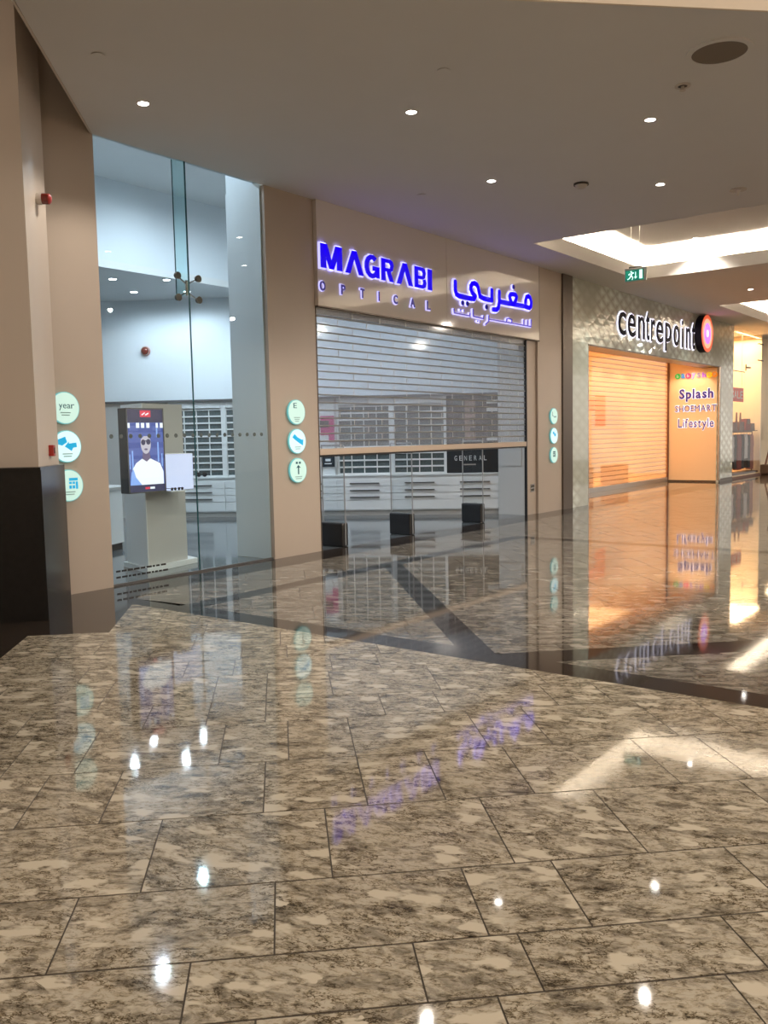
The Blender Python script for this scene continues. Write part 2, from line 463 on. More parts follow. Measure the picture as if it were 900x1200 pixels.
# ------------------------------------------------------------------ mesh helpers
class MB:
    def __init__(self):
        self.bm = bmesh.new()

    def box(self, x0, x1, y0, y1, z0, z1, bevel=0.0):
        v = [self.bm.verts.new((x, y, z)) for x in (x0, x1) for y in (y0, y1) for z in (z0, z1)]
        fs = [self.bm.faces.new([v[i] for i in f]) for f in ((0, 1, 3, 2), (4, 6, 7, 5), (0, 4, 5, 1), (2, 3, 7, 6), (0, 2, 6, 4), (1, 5, 7, 3))]
        if bevel:
            es = list({e for f in fs for e in f.edges})
            bmesh.ops.bevel(self.bm, geom=es, offset=bevel, segments=2, affect='EDGES', profile=0.5)
        return self

    def prism(self, pts, z0, z1):
        """extrude a flat polygon given in (x, y) from z0 to z1"""
        a = sum(pts[i][0] * pts[(i + 1) % len(pts)][1] - pts[(i + 1) % len(pts)][0] * pts[i][1] for i in range(len(pts)))
        if a < 0:
            pts = pts[::-1]
        lo = [self.bm.verts.new((x, y, z0)) for x, y in pts]
        hi = [self.bm.verts.new((x, y, z1)) for x, y in pts]
        self.bm.faces.new(hi)
        self.bm.faces.new(lo[::-1])
        k = len(pts)
        for i in range(k):
            self.bm.faces.new((lo[i], lo[(i + 1) % k], hi[(i + 1) % k], hi[i]))
        return self

    def rod(self, p0, p1, r, n=8, r1=None):
        p0, p1 = Vector(p0), Vector(p1)
        d = (p1 - p0).normalized()
        a = d.orthogonal().normalized()
        b = d.cross(a)
        r1 = r if r1 is None else r1
        A = [self.bm.verts.new(p0 + (a * math.cos(t) + b * math.sin(t)) * r) for t in [2 * math.pi * i / n for i in range(n)]]
        B = [self.bm.verts.new(p1 + (a * math.cos(t) + b * math.sin(t)) * r1) for t in [2 * math.pi * i / n for i in range(n)]]
        for i in range(n):
            self.bm.faces.new((A[i], A[(i + 1) % n], B[(i + 1) % n], B[i]))
        self.bm.faces.new(A[::-1])
        self.bm.faces.new(B)
        return self

    def ring(self, c, axis, r0, r1, h, n=28):
        """flat washer: inner r0, outer r1, thickness h along axis from c"""
        c, d = Vector(c), Vector(axis).normalized()
        a = d.orthogonal().normalized()
        b = d.cross(a)
        L = []
        for r, k in ((r0, 0), (r1, 0), (r1, h), (r0, h)):
            L.append([self.bm.verts.new(c + d * k + (a * math.cos(2 * math.pi * i / n) + b * math.sin(2 * math.pi * i / n)) * r) for i in range(n)])
        for j in range(4):
            P, Q = L[j], L[(j + 1) % 4]
            for i in range(n):
                self.bm.faces.new((P[i], P[(i + 1) % n], Q[(i + 1) % n], Q[i]))
        return self

    def dome(self, c, axis, r, h, n=20, m=5):
        c, d = Vector(c), Vector(axis).normalized()
        a = d.orthogonal().normalized()
        b = d.cross(a)
        rows = []
        for j in range(m):
            t = j / m * math.pi / 2
            rows.append([self.bm.verts.new(c + d * h * math.sin(t) + (a * math.cos(2 * math.pi * i / n) + b * math.sin(2 * math.pi * i / n)) * r * math.cos(t)) for i in range(n)])
        topv = self.bm.verts.new(c + d * h)
        for j in range(m - 1):
            for i in range(n):
                self.bm.faces.new((rows[j][i], rows[j][(i + 1) % n], rows[j + 1][(i + 1) % n], rows[j + 1][i]))
        for i in range(n):
            self.bm.faces.new((rows[-1][i], rows[-1][(i + 1) % n], topv))
        self.bm.faces.new(rows[0][::-1])
        return self

    def move(self, mtx):
        bmesh.ops.transform(self.bm, matrix=mtx, verts=self.bm.verts)
        return self

    def build(self, name, m, parent=None, label=None, smooth=False):
        bmesh.ops.recalc_face_normals(self.bm, faces=self.bm.faces)
        me = bpy.data.meshes.new(name)
        self.bm.to_mesh(me)
        self.bm.free()
        if smooth:
            for p in me.polygons:
                p.use_smooth = True
        me.materials.append(MT[m] if isinstance(m, str) else m)
        o = bpy.data.objects.new(name, me)
        COL.objects.link(o)
        if parent:
            o.parent = parent
        if label:
            o['label'] = label
        return o


def bx(name, m, parent, *a, bevel=0.0, label=None):
    return MB().box(*a, bevel=bevel).build(name, m, parent, label)


def empty(name, loc=(0, 0, 0)):
    o = bpy.data.objects.new(name, None)
    o.empty_display_size = 0.2
    COL.objects.link(o)
    o.location = loc
    return o


def tag(o, label, cat=None, group=None, kind=None):
    o['label'] = label
    if cat:
        o['category'] = cat
    if group:
        o['group'] = group
    if kind:
        o['kind'] = kind
    return o


def thing(name, label, cat, group=None, loc=(0, 0, 0)):
    return tag(empty(name, loc), label, cat, group)


def struct(o, label):
    o['kind'] = 'structure'
    o['label'] = label
    return o


def copy_tree(o, parent=None):
    c = o.copy()
    COL.objects.link(c)
    if parent:
        c.parent = parent
    for ch in list(o.children):
        copy_tree(ch, c)
    return c


# plane frames for lettering: local (x right, y up, z towards the viewer) -> world
def plane_front(y):            # on the shop fronts, facing -Y
    return Matrix(((1, 0, 0, 0), (0, 0, -1, y), (0, 1, 0, 0), (0, 0, 0, 1)))


def plane_side(x):             # on the return wall facing -X; local x runs towards -Y
    return Matrix(((0, 0, -1, x), (-1, 0, 0, 0), (0, 1, 0, 0), (0, 0, 0, 1)))


_gl = {}


def glyph(ch, depth, offset):
    key = (ch, round(depth, 4), round(offset, 4))
    if key in _gl:
        return _gl[key]
    c = bpy.data.curves.new('g', 'FONT')
    c.body = ch
    c.size = 1.0
    c.extrude = depth / 2
    c.offset = offset
    c.resolution_u = 3
    o = bpy.data.objects.new('g', c)
    COL.objects.link(o)
    bpy.context.view_layer.update()
    dg = bpy.context.evaluated_depsgraph_get()
    me = bpy.data.meshes.new_from_object(o.evaluated_get(dg))
    bpy.data.objects.remove(o)
    vs = [v.co.copy() for v in me.vertices]
    fs = [tuple(p.vertices) for p in me.polygons]
    bpy.data.meshes.remove(me)
    _gl[key] = (vs, fs)
    return _gl[key]


def letter(name, ch, frame, x0, x1, y0, y1, zoff, depth, m, parent, offset=0.0, grow=0.0, mirror=False):
    """one solid letter fitted into the box x0..x1, y0..y1 of a plane frame"""
    vs, fs = glyph(ch, 1.0, offset)
    xs = [v.x for v in vs]
    ys = [v.y for v in vs]
    ax, bx_, ay, by = min(xs), max(xs), min(ys), max(ys)
    x0, x1, y0, y1 = x0 - grow, x1 + grow, y0 - grow, y1 + grow
    out = []
    for v in vs:
        out.append(frame @ Vector((x0 + (v.x - ax) / max(1e-6, bx_ - ax) * (x1 - x0), y0 + (v.y - ay) / max(1e-6, by - ay) * (y1 - y0), zoff + (v.z + 0.5) * depth)))
    me = bpy.data.meshes.new(name)
    me.from_pydata(out, [], fs)
    me.materials.append(MT[m])
    o = bpy.data.objects.new(name, me)
    COL.objects.link(o)
    o.parent = parent
    return o


def poly_letter(name, polys, frame, zoff, depth, m, parent):
    mb = MB()
    for p in polys:
        mb.prism(p, zoff, zoff + depth)
    return mb.move(frame).build(name, m, parent)


def stroke_polys(pts, wd):
    """outline pieces of a round-capped pen stroke"""
    out = []
    h = wd / 2
    for x, y in pts:
        out.append([(x + h * math.cos(t), y + h * math.sin(t)) for t in [2 * math.pi * i / 12 for i in range(12)]])
    for (ax, ay), (bx_, by) in zip(pts, pts[1:]):
        d = math.hypot(bx_ - ax, by - ay)
        if d < 1e-6:
            continue
        nx, ny = -(by - ay) / d * h, (bx_ - ax) / d * h
        out.append([(ax + nx, ay + ny), (ax - nx, ay - ny), (bx_ - nx, by - ny), (bx_ + nx, by + ny)])
    return out


# ------------------------------------------------------------------ floor
def clip(poly, a, b, c):
    """keep the part of the polygon with a*x + b*y <= c"""
    out = []
    for i in range(len(poly)):
        p, q = poly[i], poly[(i + 1) % len(poly)]
        dp, dq = a * p[0] + b * p[1] - c, a * q[0] + b * q[1] - c
        if dp <= 0:
            out.append(p)
        if (dp < 0 < dq) or (dq < 0 < dp):
            k = dp / (dp - dq)
            out.append((p[0] + (q[0] - p[0]) * k, p[1] + (q[1] - p[1]) * k))
    return out


def area(poly):
    return abs(sum(poly[i][0] * poly[(i + 1) % len(poly)][1] - poly[(i + 1) % len(poly)][0] * poly[i][1] for i in range(len(poly)))) / 2


def px(p):
    d = Vector((p[0], p[1], 0)) - CAM
    z = d.dot(fwd)
    if z < 0.2:
        return None
    return (450 + F_PX * d.dot(rt) / z, 600 - F_PX * d.dot(up) / z)


def px_area(poly):
    q = [px(p) for p in poly]
    if any(v is None for v in q):
        return 0 if all(v is None for v in q) else 1e3
    cl = q
    for a, b, c in ((-1, 0, 40), (1, 0, 940), (0, -1, 0), (0, 1, 1240)):
        cl = clip(cl, a, b, c)
        if len(cl) < 3:
            return 0
    return area(cl)


floor = MB().box(-9, 48, -24, 0.0, -0.12, -0.0018).build('floor', 'grout')
struct(floor, 'polished granite mall floor of cream tiles laid diagonally with dark border bands')
tu = (math.cos(TILE_ANG), math.sin(TILE_ANG))
tn = (-tu[1], tu[0])


def un(u, n):
    return (CAM.x + tu[0] * u + tn[0] * n, CAM.y + tu[1] * u + tn[1] * n)


rows_n = [-3.6, -2.98, -2.52, -1.9, -1.28, -0.82, -0.2, 0.42, 0.88, 1.5, 2.005, 2.378, 2.684, 3.146, 3.766, 4.38, 5.01, 5.45, 6.07, 6.50, 6.89, 7.40]
known = {2.005: [1.292, 0.585, -0.12, 1.999], 2.378: [-0.332, 0.379, 0.729, 1.439], 2.684: [-0.069, 0.636, 0.990, 1.697], 3.146: [-0.561, 0.146, 0.849, 1.387],
         3.766: [-0.834, -0.125, 0.341, 0.698, 1.114, 1.821], 4.38: [-1.077, -0.364, -0.007, 0.341, 1.051, 1.393, 2.102], 5.01: [-0.840, -0.481, -0.138, 0.574, 0.927, 1.635, 1.983],
         5.45: [-1.18, -0.48, -0.14, 0.287, 0.99, 1.70], 6.07: [-1.44, -0.73, -0.384, 0.32, 0.667, 1.38], 6.50: [-1.75, -1.05, -0.35, 0.0, 0.71], 6.89: [-1.50, -0.75, -0.05, 0.31, 1.02]}
nn = 7.40
while nn < 40:
    nn += random.choice((0.62, 0.46, 0.62))
    rows_n.append(round(nn, 3))
cells = []
rng = random.Random(3)
for a_, b_ in zip(rows_n, rows_n[1:]):
    js = sorted(known.get(a_, [rng.uniform(-0.4, 0.3)]))
    lo = js[0]
    while lo > -12:
        lo -= rng.choice((0.708, 0.708, 0.355, 1.06))
        js.insert(0, lo)
    hi = js[-1]
    while hi < 30:
        hi += rng.choice((0.708, 0.708, 0.355, 1.06))
        js.append(hi)
    for u0, u1 in zip(js, js[1:]):
        g = 0.0030
        gn = 0.0045
        cells.append([un(u0 + g, a_ + gn), un(u1 - g, a_ + gn), un(u1 - g, b_ - gn), un(u0 + g, b_ - gn)])
# floor fields: each a list of half planes a*x + b*y <= c
zones_main = [[(1, 0, 5.35), (-1, 1, -6.40)], [(1, 0, 5.35), (-1, 1, -5.44), (1, 1, 2.46), (1, -1, 6.40)]]
zones_band = [
    [(-1, 0, -5.63), (0, 1, -1.80), (1, -1, 10.40)],                          # triangle between border and shop front band
    [(1, 1, 1e9), (-1, 1, -10.75), (-1, -1, -0.45), (0, 1, -1.80), (1, 0, 12.15)],  # big field
    [(-1, 0, -5.63), (1, 1, 0.0), (1, 0, 12.15)],                            # field beyond the second diagonal
    [(0, 1, -0.60), (0, -1, 1.55), (-1, 1, -6.40), (-1, 0, -5.55), (1, 0, 17.4)],    # strip along the optician's front
    [(0, 1, -0.80), (0, -1, 1.55), (-1, 0, -17.4), (1, 0, 21.2)],
    [(-1, 0, -12.40), (0, 1, -1.55), (1, 0, 21.2)],
    [(-1, 0, -21.4), (0, 1, -0.80), (1, 0, 46)],
]
pieces = []
for c in cells:
    for zs, mname in ((zones_main, 'granite'), (zones_band, 'granite_band')):
        got = []
        for z in zs:
            p = c
            for h in z:
                p = clip(p, *h)
                if len(p) < 3:
                    break
            if len(p) >= 3 and area(p) > 4e-4:
                if mname == 'granite':
                    got.append(p)
                else:
                    pieces.append((px_area(p), mname, [p]))
        if got:
            pieces.append((sum(px_area(p) for p in got), mname, got))
pieces.sort(key=lambda t: -t[0])
rest = {'granite': MB(), 'granite_band': MB()}
kcount = 0
for k, (a_, mname, ps) in enumerate(pieces):
    if a_ > 25 and kcount < 280:
        mb = MB()
        for p in ps:
            mb.prism(p, -0.0018, 0.0)
        mb.build('floor_tile', mname, floor)
        kcount += 1
    elif a_ > 0 or min(math.hypot(p[0][0] - 3, p[0][1] + 6) for p in ps) < 9:
        for p in ps:
            rest[mname].prism(p, -0.0018, 0.0)
for mname, mb in rest.items():
    o = mb.build('distant_floor_tiles', mname, floor)
    o['kind'] = 'stuff'


def strip(pts, m='dark_stone'):
    return MB().prism(pts, -0.0018, 0.0).build('border_strip', m, floor)


strip([(4.43, -1.97), (5.80, -0.60), (5.80, 0.0), (2.46, 0.0)])
strip([(3.95, -1.49), (2.46, 0.0), (-9, 0.0), (-9, -14.44)])
strip([(5.80, -0.60), (17.4, -0.60), (17.4, 0.0), (5.80, 0.0)])
strip([(17.4, -0.80), (21.2, -0.80), (21.2, 0.0), (17.4, 0.0)])
strip([(21.4, -0.80), (46, -0.80), (46, 0.0), (21.4, 0.0)])
strip([(5.35, -24), (5.63, -24), (5.63, -1.50), (5.55, -0.85), (5.35, -1.05)])
strip([(5.63, -1.80), (12.15, -1.80), (12.15, -1.55), (5.63, -1.55)])
strip([(5.63, -4.77), (5.63, -5.12), (8.95, -1.80), (8.60, -1.80)])
strip([(5.63, -5.18), (12.15, -11.70), (12.15, -12.15), (5.63, -5.63)])
strip([(12.15, -24), (12.40, -24), (12.40, -1.55), (12.15, -1.55)])
strip([(21.2, -24), (21.4, -24), (21.4, 0.0), (21.2, 0.0)])
# ------------------------------------------------------------------ ceiling of the mall
UP = 6.45
CTOP = CEIL + 0.12


def slab(polys, z0, z1, name, m, parent=None):
    mb = MB()
    for p in polys:
        mb.prism(p, z0, z1)
    return mb.build(name, m, parent)


CO1 = (14.1, 19.05, -9.0, -0.98)
CO2 = (24.5, 31.5, -9.0, -1.08)
XE = 48
cp = []
# left part bounded by the two diagonal edges (y <= x - 5.87, x + y >= 1.27)
cp.append([(3.57, -2.30), (14.1, -12.83), (14.1, 0.0), (5.87, 0.0)])
cp.append([(14.1, -0.98), (19.05, -0.98), (19.05, 0), (14.1, 0)])
cp.append([(14.1, -14), (19.05, -14), (19.05, -9.0), (14.1, -9.0)])
cp.append([(19.05, -14), (24.5, -14), (24.5, 0), (19.05, 0)])
cp.append([(24.5, -1.08), (31.5, -1.08), (31.5, 0), (24.5, 0)])
cp.append([(24.5, -14), (31.5, -14), (31.5, -9), (24.5, -9)])
cp.append([(31.5, -14), (XE, -14), (XE, 0), (31.5, 0)])
ceil = slab(cp, CEIL, CEIL + 0.05, 'ceiling', 'ceiling')
struct(ceil, 'plain beige mall ceiling with recessed cove-lit coffers and small downlights')


def coffer(x0, x1, y0, y1):
    h = 0.27
    t = 0.02
    g = 0.42
    zc = CEIL + 0.62
    for a in ((x0, x0 + t, y0 + t, y1 - t), (x1 - t, x1, y0 + t, y1 - t), (x0, x1, y1 - t, y1), (x0, x1, y0, y0 + t)):
        bx('coffer_lip', 'ceiling', ceil, a[0], a[1], a[2], a[3], CEIL - 0.002, CEIL + h)
    bx('coffer_top', 'ceiling', ceil, x0 - g, x1 + g, y0 - g, y1 + g, zc, zc + 0.04)
    for a in ((x0 - g - 0.03, x0 - g, y0 - g, y1 + g), (x1 + g, x1 + g + 0.03, y0 - g, y1 + g), (x0 - g, x1 + g, y1 + g, y1 + g + 0.03), (x0 - g, x1 + g, y0 - g - 0.03, y0 - g)):
        bx('coffer_side', 'ceiling', ceil, a[0], a[1], a[2], a[3], CEIL + 0.05, zc)
    e = 0.20
    for a in ((x0 - e, x0 - e + 0.08, y0, y1), (x1 + e - 0.08, x1 + e, y0, y1), (x0, x1, y1 + e - 0.08, y1 + e)):
        bx('cove_light_strip', 'cove', ceil, a[0], a[1], a[2], a[3], CEIL + 0.06, CEIL + 0.10)


coffer(*CO1)
coffer(*CO2)
# slab edge facing the hall, and the higher ceilings beyond both diagonal edges
d45 = 0.7071
ed = MB().prism([(3.57, -2.305), (15.265, -14.0), (15.235, -14.0), (3.54, -2.305)], CEIL - 0.002, 8.6).build('trim_1', 'plaster')
struct(ed, 'upstand along the diagonal edge of the low ceiling facing the hall')
ed2 = MB().prism([(3.57, -2.297), (5.865, -0.002), (5.835, -0.002), (3.54, -2.297)], CEIL - 0.002, UP).build('trim_2', 'beige_pale')
struct(ed2, 'upstand along the diagonal edge of the low ceiling beside the pillar')
hc = slab([[(3.57, -2.30), (5.87, 0.0), (5.87, 0.06), (-9, 0.06), (-9, -2.30)]], UP, UP + 0.05, 'ceiling.001', 'ceiling')
struct(hc, 'higher ceiling over the gap behind the pillar')
hc2 = slab([[(3.57, -2.30), (15.27, -14.0), (15.27, -24), (-9, -24), (-9, -2.30)]], 8.6, 8.65, 'ceiling.002', 'plaster')
struct(hc2, 'high ceiling of the hall above the photographer')

# ------------------------------------------------------------------ shop front piers and walls
wl = bx('wall_left', 'beige', None, -9, 5.87, 0.0, 0.75, 0.0, UP + 0.1)
struct(wl, 'beige pier left of the glass shop window with round lit signs')
wm = bx('wall_middle', 'beige', None, 8.455, 9.41, -0.012, 0.70, 0.0, CEIL)
struct(wm, 'beige pier between shop window and clear shutter')
bx('upper_pier', 'shopwall', wm, 8.455, 9.41, 0.06, 0.70, CEIL, 6.3)
bx('shop_lining', 'shopwall', wm, 8.44, 8.455, 0.06, 0.70, 0.0, 6.3)
bx('shop_lining', 'shopwall', wm, 8.44, 9.41, 0.70, 0.715, 0.0, CEIL)
wr = MB().box(15.66, 16.08, 0.0, 0.62, 0.0, 3.53).box(16.08, 17.16, -0.05, 0.62, 0.0, CEIL).build('wall_right', 'beige')
struct(wr, 'beige pier right of the clear shutter')
tf = bx('trim_3', 'brown_metal', None, 17.16, 17.62, -0.09, 0.3, 0.0, CEIL)
struct(tf, 'dark brown metal frame between the two shop fronts')
fas = bx('wall_fascia', 'beige_gloss', None, 9.41, 12.72, -0.075, 0.10, 3.525, CEIL)
struct(fas, 'glossy beige fascia above the clear shutter carrying lit lettering')
bx('fascia_panel', 'beige_gloss', fas, 12.728, 16.10, -0.075, 0.10, 3.525, CEIL)
bx('fascia_edge', 'brown_metal', fas, 16.10, 16.12, -0.075, 0.0, 3.50, CEIL)
bx('fascia_edge', 'brown_metal', fas, 9.41, 16.12, -0.07, 0.1, 3.505, 3.525)
# the upper closing wall over the window head and piers
uw = bx('wall_upper', 'shopwall', None, 5.87, 17.6, 0.12, 0.2, CEIL + 0.06, UP + 0.1)
struct(uw, 'wall above the mall ceiling line behind the shop front')

# ------------------------------------------------------------------ optician's interior
A_ = Vector((16.0, 0.10, 0))
T_ = Vector((12.2 - 16.0, 6.1 - 0.10, 0)).normalized()     # along the back wall, s grows to the left
N_ = Vector((-T_.y, T_.x, 0))                              # towards the room?
if N_.dot(Vector((0, -8.4, 0)) - A_) < 0:
    N_ = -N_
# local frame: x = along wall to the viewer's right (-T), y = depth away from viewer (-N), z up
WF = Matrix(((-T_.x, -N_.x, 0, A_.x), (-T_.y, -N_.y, 0, A_.y), (0, 0, 1, 0), (0, 0, 0, 1)))


def wbox(mb, s0, s1, d0, d1, z0, z1, bevel=0.0):
    """box on the back wall: s to the left, d out of the wall towards the viewer"""
    t = MB().box(-s1, -s0, -d1, -d0, z0, z1, bevel=bevel).move(WF)
    me = bpy.data.meshes.new('t')
    t.bm.to_mesh(me)
    t.bm.free()
    mb.bm.from_mesh(me)
    bpy.data.meshes.remove(me)
    return mb


def wb(name, m, parent, *a, bevel=0.0, label=None):
    return wbox(MB(), *a, bevel=bevel).build(name, m, parent, label)


SD = 0.45            # depth of the cabinet run in front of the wall
wback = wb('wall_back', 'shopwall', None, -0.3, 16, -SD - 0.2, -SD, 0, UP)
struct(wback, 'pale blue white back wall of the optical shop above the display shelves')
sf = MB().prism([(3.0, 0.0), (16.2, 0.0), (16.3, 0.9), (8.0, 13.6), (3.0, 13.6)], -0.06, -0.002).build('shop_floor', 'shopfloor')
struct(sf, 'dark grey polished floor inside the optical shop')
wsl = bx('wall_side', 'shopwall', None, 4.4, 4.5, 0.75, 14, 0, UP)
struct(wsl, 'left side wall inside the optical shop')
wend = bx('wall_end', 'shopgrey', None, 15.62, 15.66, 0.02, 0.62, 0, 3.5)
struct(wend, 'grey beige return at the right end of the shop opening')
bx('wall_panel', 'shopgrey', wend, 15.60, 15.62, 0.08, 0.56, 1.0, 1.42)
sc1 = MB().prism([(4.5, 4.76), (15, 4.76), (8.0, 14.2), (4.5, 14.2)], 4.67, 4.80).build('ceiling.003', 'white')
struct(sc1, 'low white ceiling at the back of the optical shop')
sbh = bx('wall_bulkhead', 'shopwall', None, 4.5, 16.5, 4.76, 4.84, 4.80, UP)
struct(sbh, 'white bulkhead above the low shop ceiling')
sc2 = MB().prism([(4.5, 0.1), (17.0, 0.1), (15.5, 4.9), (4.5, 4.9)], 6.2, 6.25).build('ceiling.004', 'white')
struct(sc2, 'high white ceiling behind the shop window')
# top ledge of the back wall displays
tl = wb('trim_4', 'handle', None, 0.5, 11, -SD, 0.02, 2.46, 2.50)
struct(tl, 'thin dark ledge along the top of the display wall')
wlow = wb('wall_backing', 'shopgrey', None, 7.62, 12, -SD, -0.05, 0, 2.46)
struct(wlow, 'grey lower wall left of the display shelves')


def unit(s0, s1, kind, label):
    """one bay of the display wall: drawers below, shelf field above"""
    u = thing('display_cabinet', label, 'cabinet', 'display cabinets along the back wall of the optician')
    p = 0.006
    wb('body', 'white', u, s0, s1, -SD + 0.01, -0.03, 0.10, 0.83)
    wb('plinth', 'shopgrey', u, s0, s1, -SD + 0.01, -0.06, 0.0, 0.10)
    wb('countertop', 'white', u, s0 - 0.002, s1 + 0.002, -SD + 0.01, 0.0, 0.83, 0.86)
    zs = [(0.615, 0.76), (0.47, 0.61), (0.325, 0.465)]
    for z0, z1 in zs:
        d = wb('drawer', 'white', u, s0 + p, s1 - p, -0.03, -0.008, z0 + 0.004, z1 - 0.004)
        hm = (s0 + s1) / 2
        wb('drawer_handle', 'handle', d, hm - 0.31, hm + 0.31, -0.008, 0.018, (z0 + z1) / 2 - 0.010 - 0.01, (z0 + z1) / 2 + 0.012 - 0.01)
    wb('kick_panel', 'white', u, s0 + p, s1 - p, -0.03, -0.008, 0.125, 0.318)
    if kind == 'niche':
        wb('back_panel', 'white', u, s0, s1, -SD + 0.01, -0.16, 0.86, 2.46)
        fr = MB()
        cw = (s1 - s0 - 0.10) / 4
        z_lo, pitch = 0.875, 0.1412
        for i in range(5):
            wbox(fr, s0 + 0.05 + i * cw - 0.009, s0 + 0.05 + i * cw + 0.009, -0.16, -0.085, 0.86, 2.46)
        wbox(fr, s0, s0 + 0.05, -0.16, -0.06, 0.86, 2.46)
        wbox(fr, s1 - 0.05, s1, -0.16, -0.06, 0.86, 2.46)
        for j in range(11):
            wbox(fr, s0 + 0.05, s1 - 0.05, -0.16, -0.085, z_lo + j * pitch - 0.016, z_lo + j * pitch + 0.016)
        wbox(fr, s0 + 0.05, s1 - 0.05, -0.16, -0.065, z_lo + 10 * pitch + 0.12, 2.46)
        fr.build('shelf_frame', 'white', u)
        for i in range(4):
            for j in range(10):
                wb('niche', 'niche', u, s0 + 0.05 + i * cw + 0.010, s0 + 0.05 + (i + 1) * cw - 0.010, -0.158, -0.115, z_lo + j * pitch + 0.017, z_lo + (j + 1) * pitch - 0.017)
        wb('header_strip', 'white', u, s0 + 0.06, s1 - 0.06, -0.06, -0.05, 2.32, 2.44)
    elif kind == 'poster':
        wb('back_panel', 'slate', u, s0 + 0.06, s1, -SD + 0.01, -0.10, 0.86, 2.46)
        wb('side_panel', 'white', u, s0, s0 + 0.06, -SD + 0.01, -0.02, 0.0, 2.46)
        wb('poster', 'poster_dark', u, s0 + 0.30, s1 - 0.05, -0.10, -0.085, 1.42, 2.40)
        wb('poster_face', 'poster_skin', u, s0 + 0.55, s1 - 0.38, -0.085, -0.080, 1.55, 2.36)
        k = 0
        for zz in (1.52, 1.72, 1.92, 2.12, 2.28):
            for q in range(3):
                k += 1
                if (k * 7) % 5 < 3:
                    wb('shelf_item', ('niche', 'white', 'poster_dark')[k % 3], u, s0 + 0.10 + q * 0.34, s0 + 0.32 + q * 0.34, -0.085, -0.03, zz, zz + 0.07)
        wb('black_panel', 'slate', u, s0 + 0.30, s1, -0.10, -0.06, 0.865, 1.40)
        nm = 'GENERAL'
        wd = 0.62 / len(nm)
        for i, ch in enumerate(nm):
            a = s1 - 0.16 - i * (wd + 0.012)
            fm = WF
            fm = WF @ Matrix(((1, 0, 0, 0), (0, 0, -1, 0), (0, 1, 0, 0), (0, 0, 0, 1)))
            letter('letter', ch, fm, -a, -a + wd * 0.62, 1.12, 1.22, 0.058, 0.006, 'white_print', u)
        wb('sill_strip', 'alu', u, s0 + 0.55, s1 - 0.35, -0.06, -0.052, 1.02, 1.045)
    elif kind == 'pink':
        wb('back_panel', 'white', u, s0, s1, -SD + 0.01, -0.10, 0.86, 2.46)
        wb('magenta_poster', 'pink', u, s0 + 0.03, s0 + 0.33, -0.10, -0.09, 1.70, 2.10, label='magenta square print')
        wb('magenta_poster', 'pink', u, s0 + 0.03, s0 + 0.16, -0.10, -0.09, 1.55, 1.70)
        wb('magenta_poster', 'poster_dark', u, s0 + 0.15, s0 + 0.34, -0.09, -0.085, 1.86, 2.0, label='dark figure on magenta print')
        wb('sign_plate', 'slate', u, s0 + 0.045, s0 + 0.33, -0.10, -0.075, 1.03, 1.28, label='small black sign with white print')
        wb('sign_print', 'white_print', u, s0 + 0.13, s0 + 0.24, -0.075, -0.073, 1.15, 1.20)
        wb('sign_print', 'white_print', u, s0 + 0.11, s0 + 0.26, -0.075, -0.073, 1.09, 1.11)
        wb('post', 'shopgrey', u, s0 - 0.02, s0 + 0.03, -0.16, -0.03, 0.86, 2.46)
    return u


unit(0.55, 1.70, 'poster', 'white drawer cabinet with black lettered panel and photo poster, beside the right pier')
unit(1.70, 2.84, 'niche', 'white drawer cabinet with niches, between the black panel and the next niche bay')
unit(2.84, 4.01, 'niche', 'white drawer cabinet with niches, next to the magenta poster bay')
unit(4.01, 5.22, 'pink', 'white drawer cabinet with magenta poster at the left edge of the shutter opening')
unit(5.22, 6.41, 'niche', 'white niche cabinet half hidden by the return inside the shop window')
unit(6.41, 7.60, 'niche', 'white niche cabinet seen through the window behind the lit lavender box')
ce = wb('trim_5', 'black', None, 0.50, 0.55, -SD, 0.02, 0, 0.86)
struct(ce, 'dark end panel closing the cabinet run beside the right pier')

# low rounded counter behind the video pillar
cn = thing('service_counter', 'low white counter with dark rounded base behind the video pillar', 'counter')
pts = [(6.9, 3.1), (7.7, 2.75), (8.15, 2.95), (8.45, 3.4), (8.45, 4.3), (6.9, 4.3)]
MB().prism(pts, 0.10, 0.92).build('body', 'white', cn)
MB().prism([(x * 1.0 + 0.0, y + 0.05) for x, y in pts], 0.0, 0.10).build('base', 'black', cn)
MB().prism([(x, y - 0.02) for x, y in pts], 0.92, 0.96).build('top', 'shopgrey', cn)

# video pillar on its platform
vp = thing('display_pillar', 'grey white square pillar on a low white platform behind the shop window', 'pillar', loc=(0, 0, 0))
MB().prism([(6.72, 0.50), (7.70, 0.71), (7.91, 1.49), (6.93, 1.28)], 0.0, 0.065).build('platform', 'white', vp)
MB().prism([(6.80, 0.58), (7.56, 0.74), (7.70, 1.34), (6.95, 1.20)], 0.065, 2.12).build('shaft', 'shopgrey', vp)
MB().prism([(6.79, 0.575), (6.80, 0.57), (6.955, 1.2), (6.935, 1.2)], 0.065, 2.12).build('side_panel', 'white', vp)

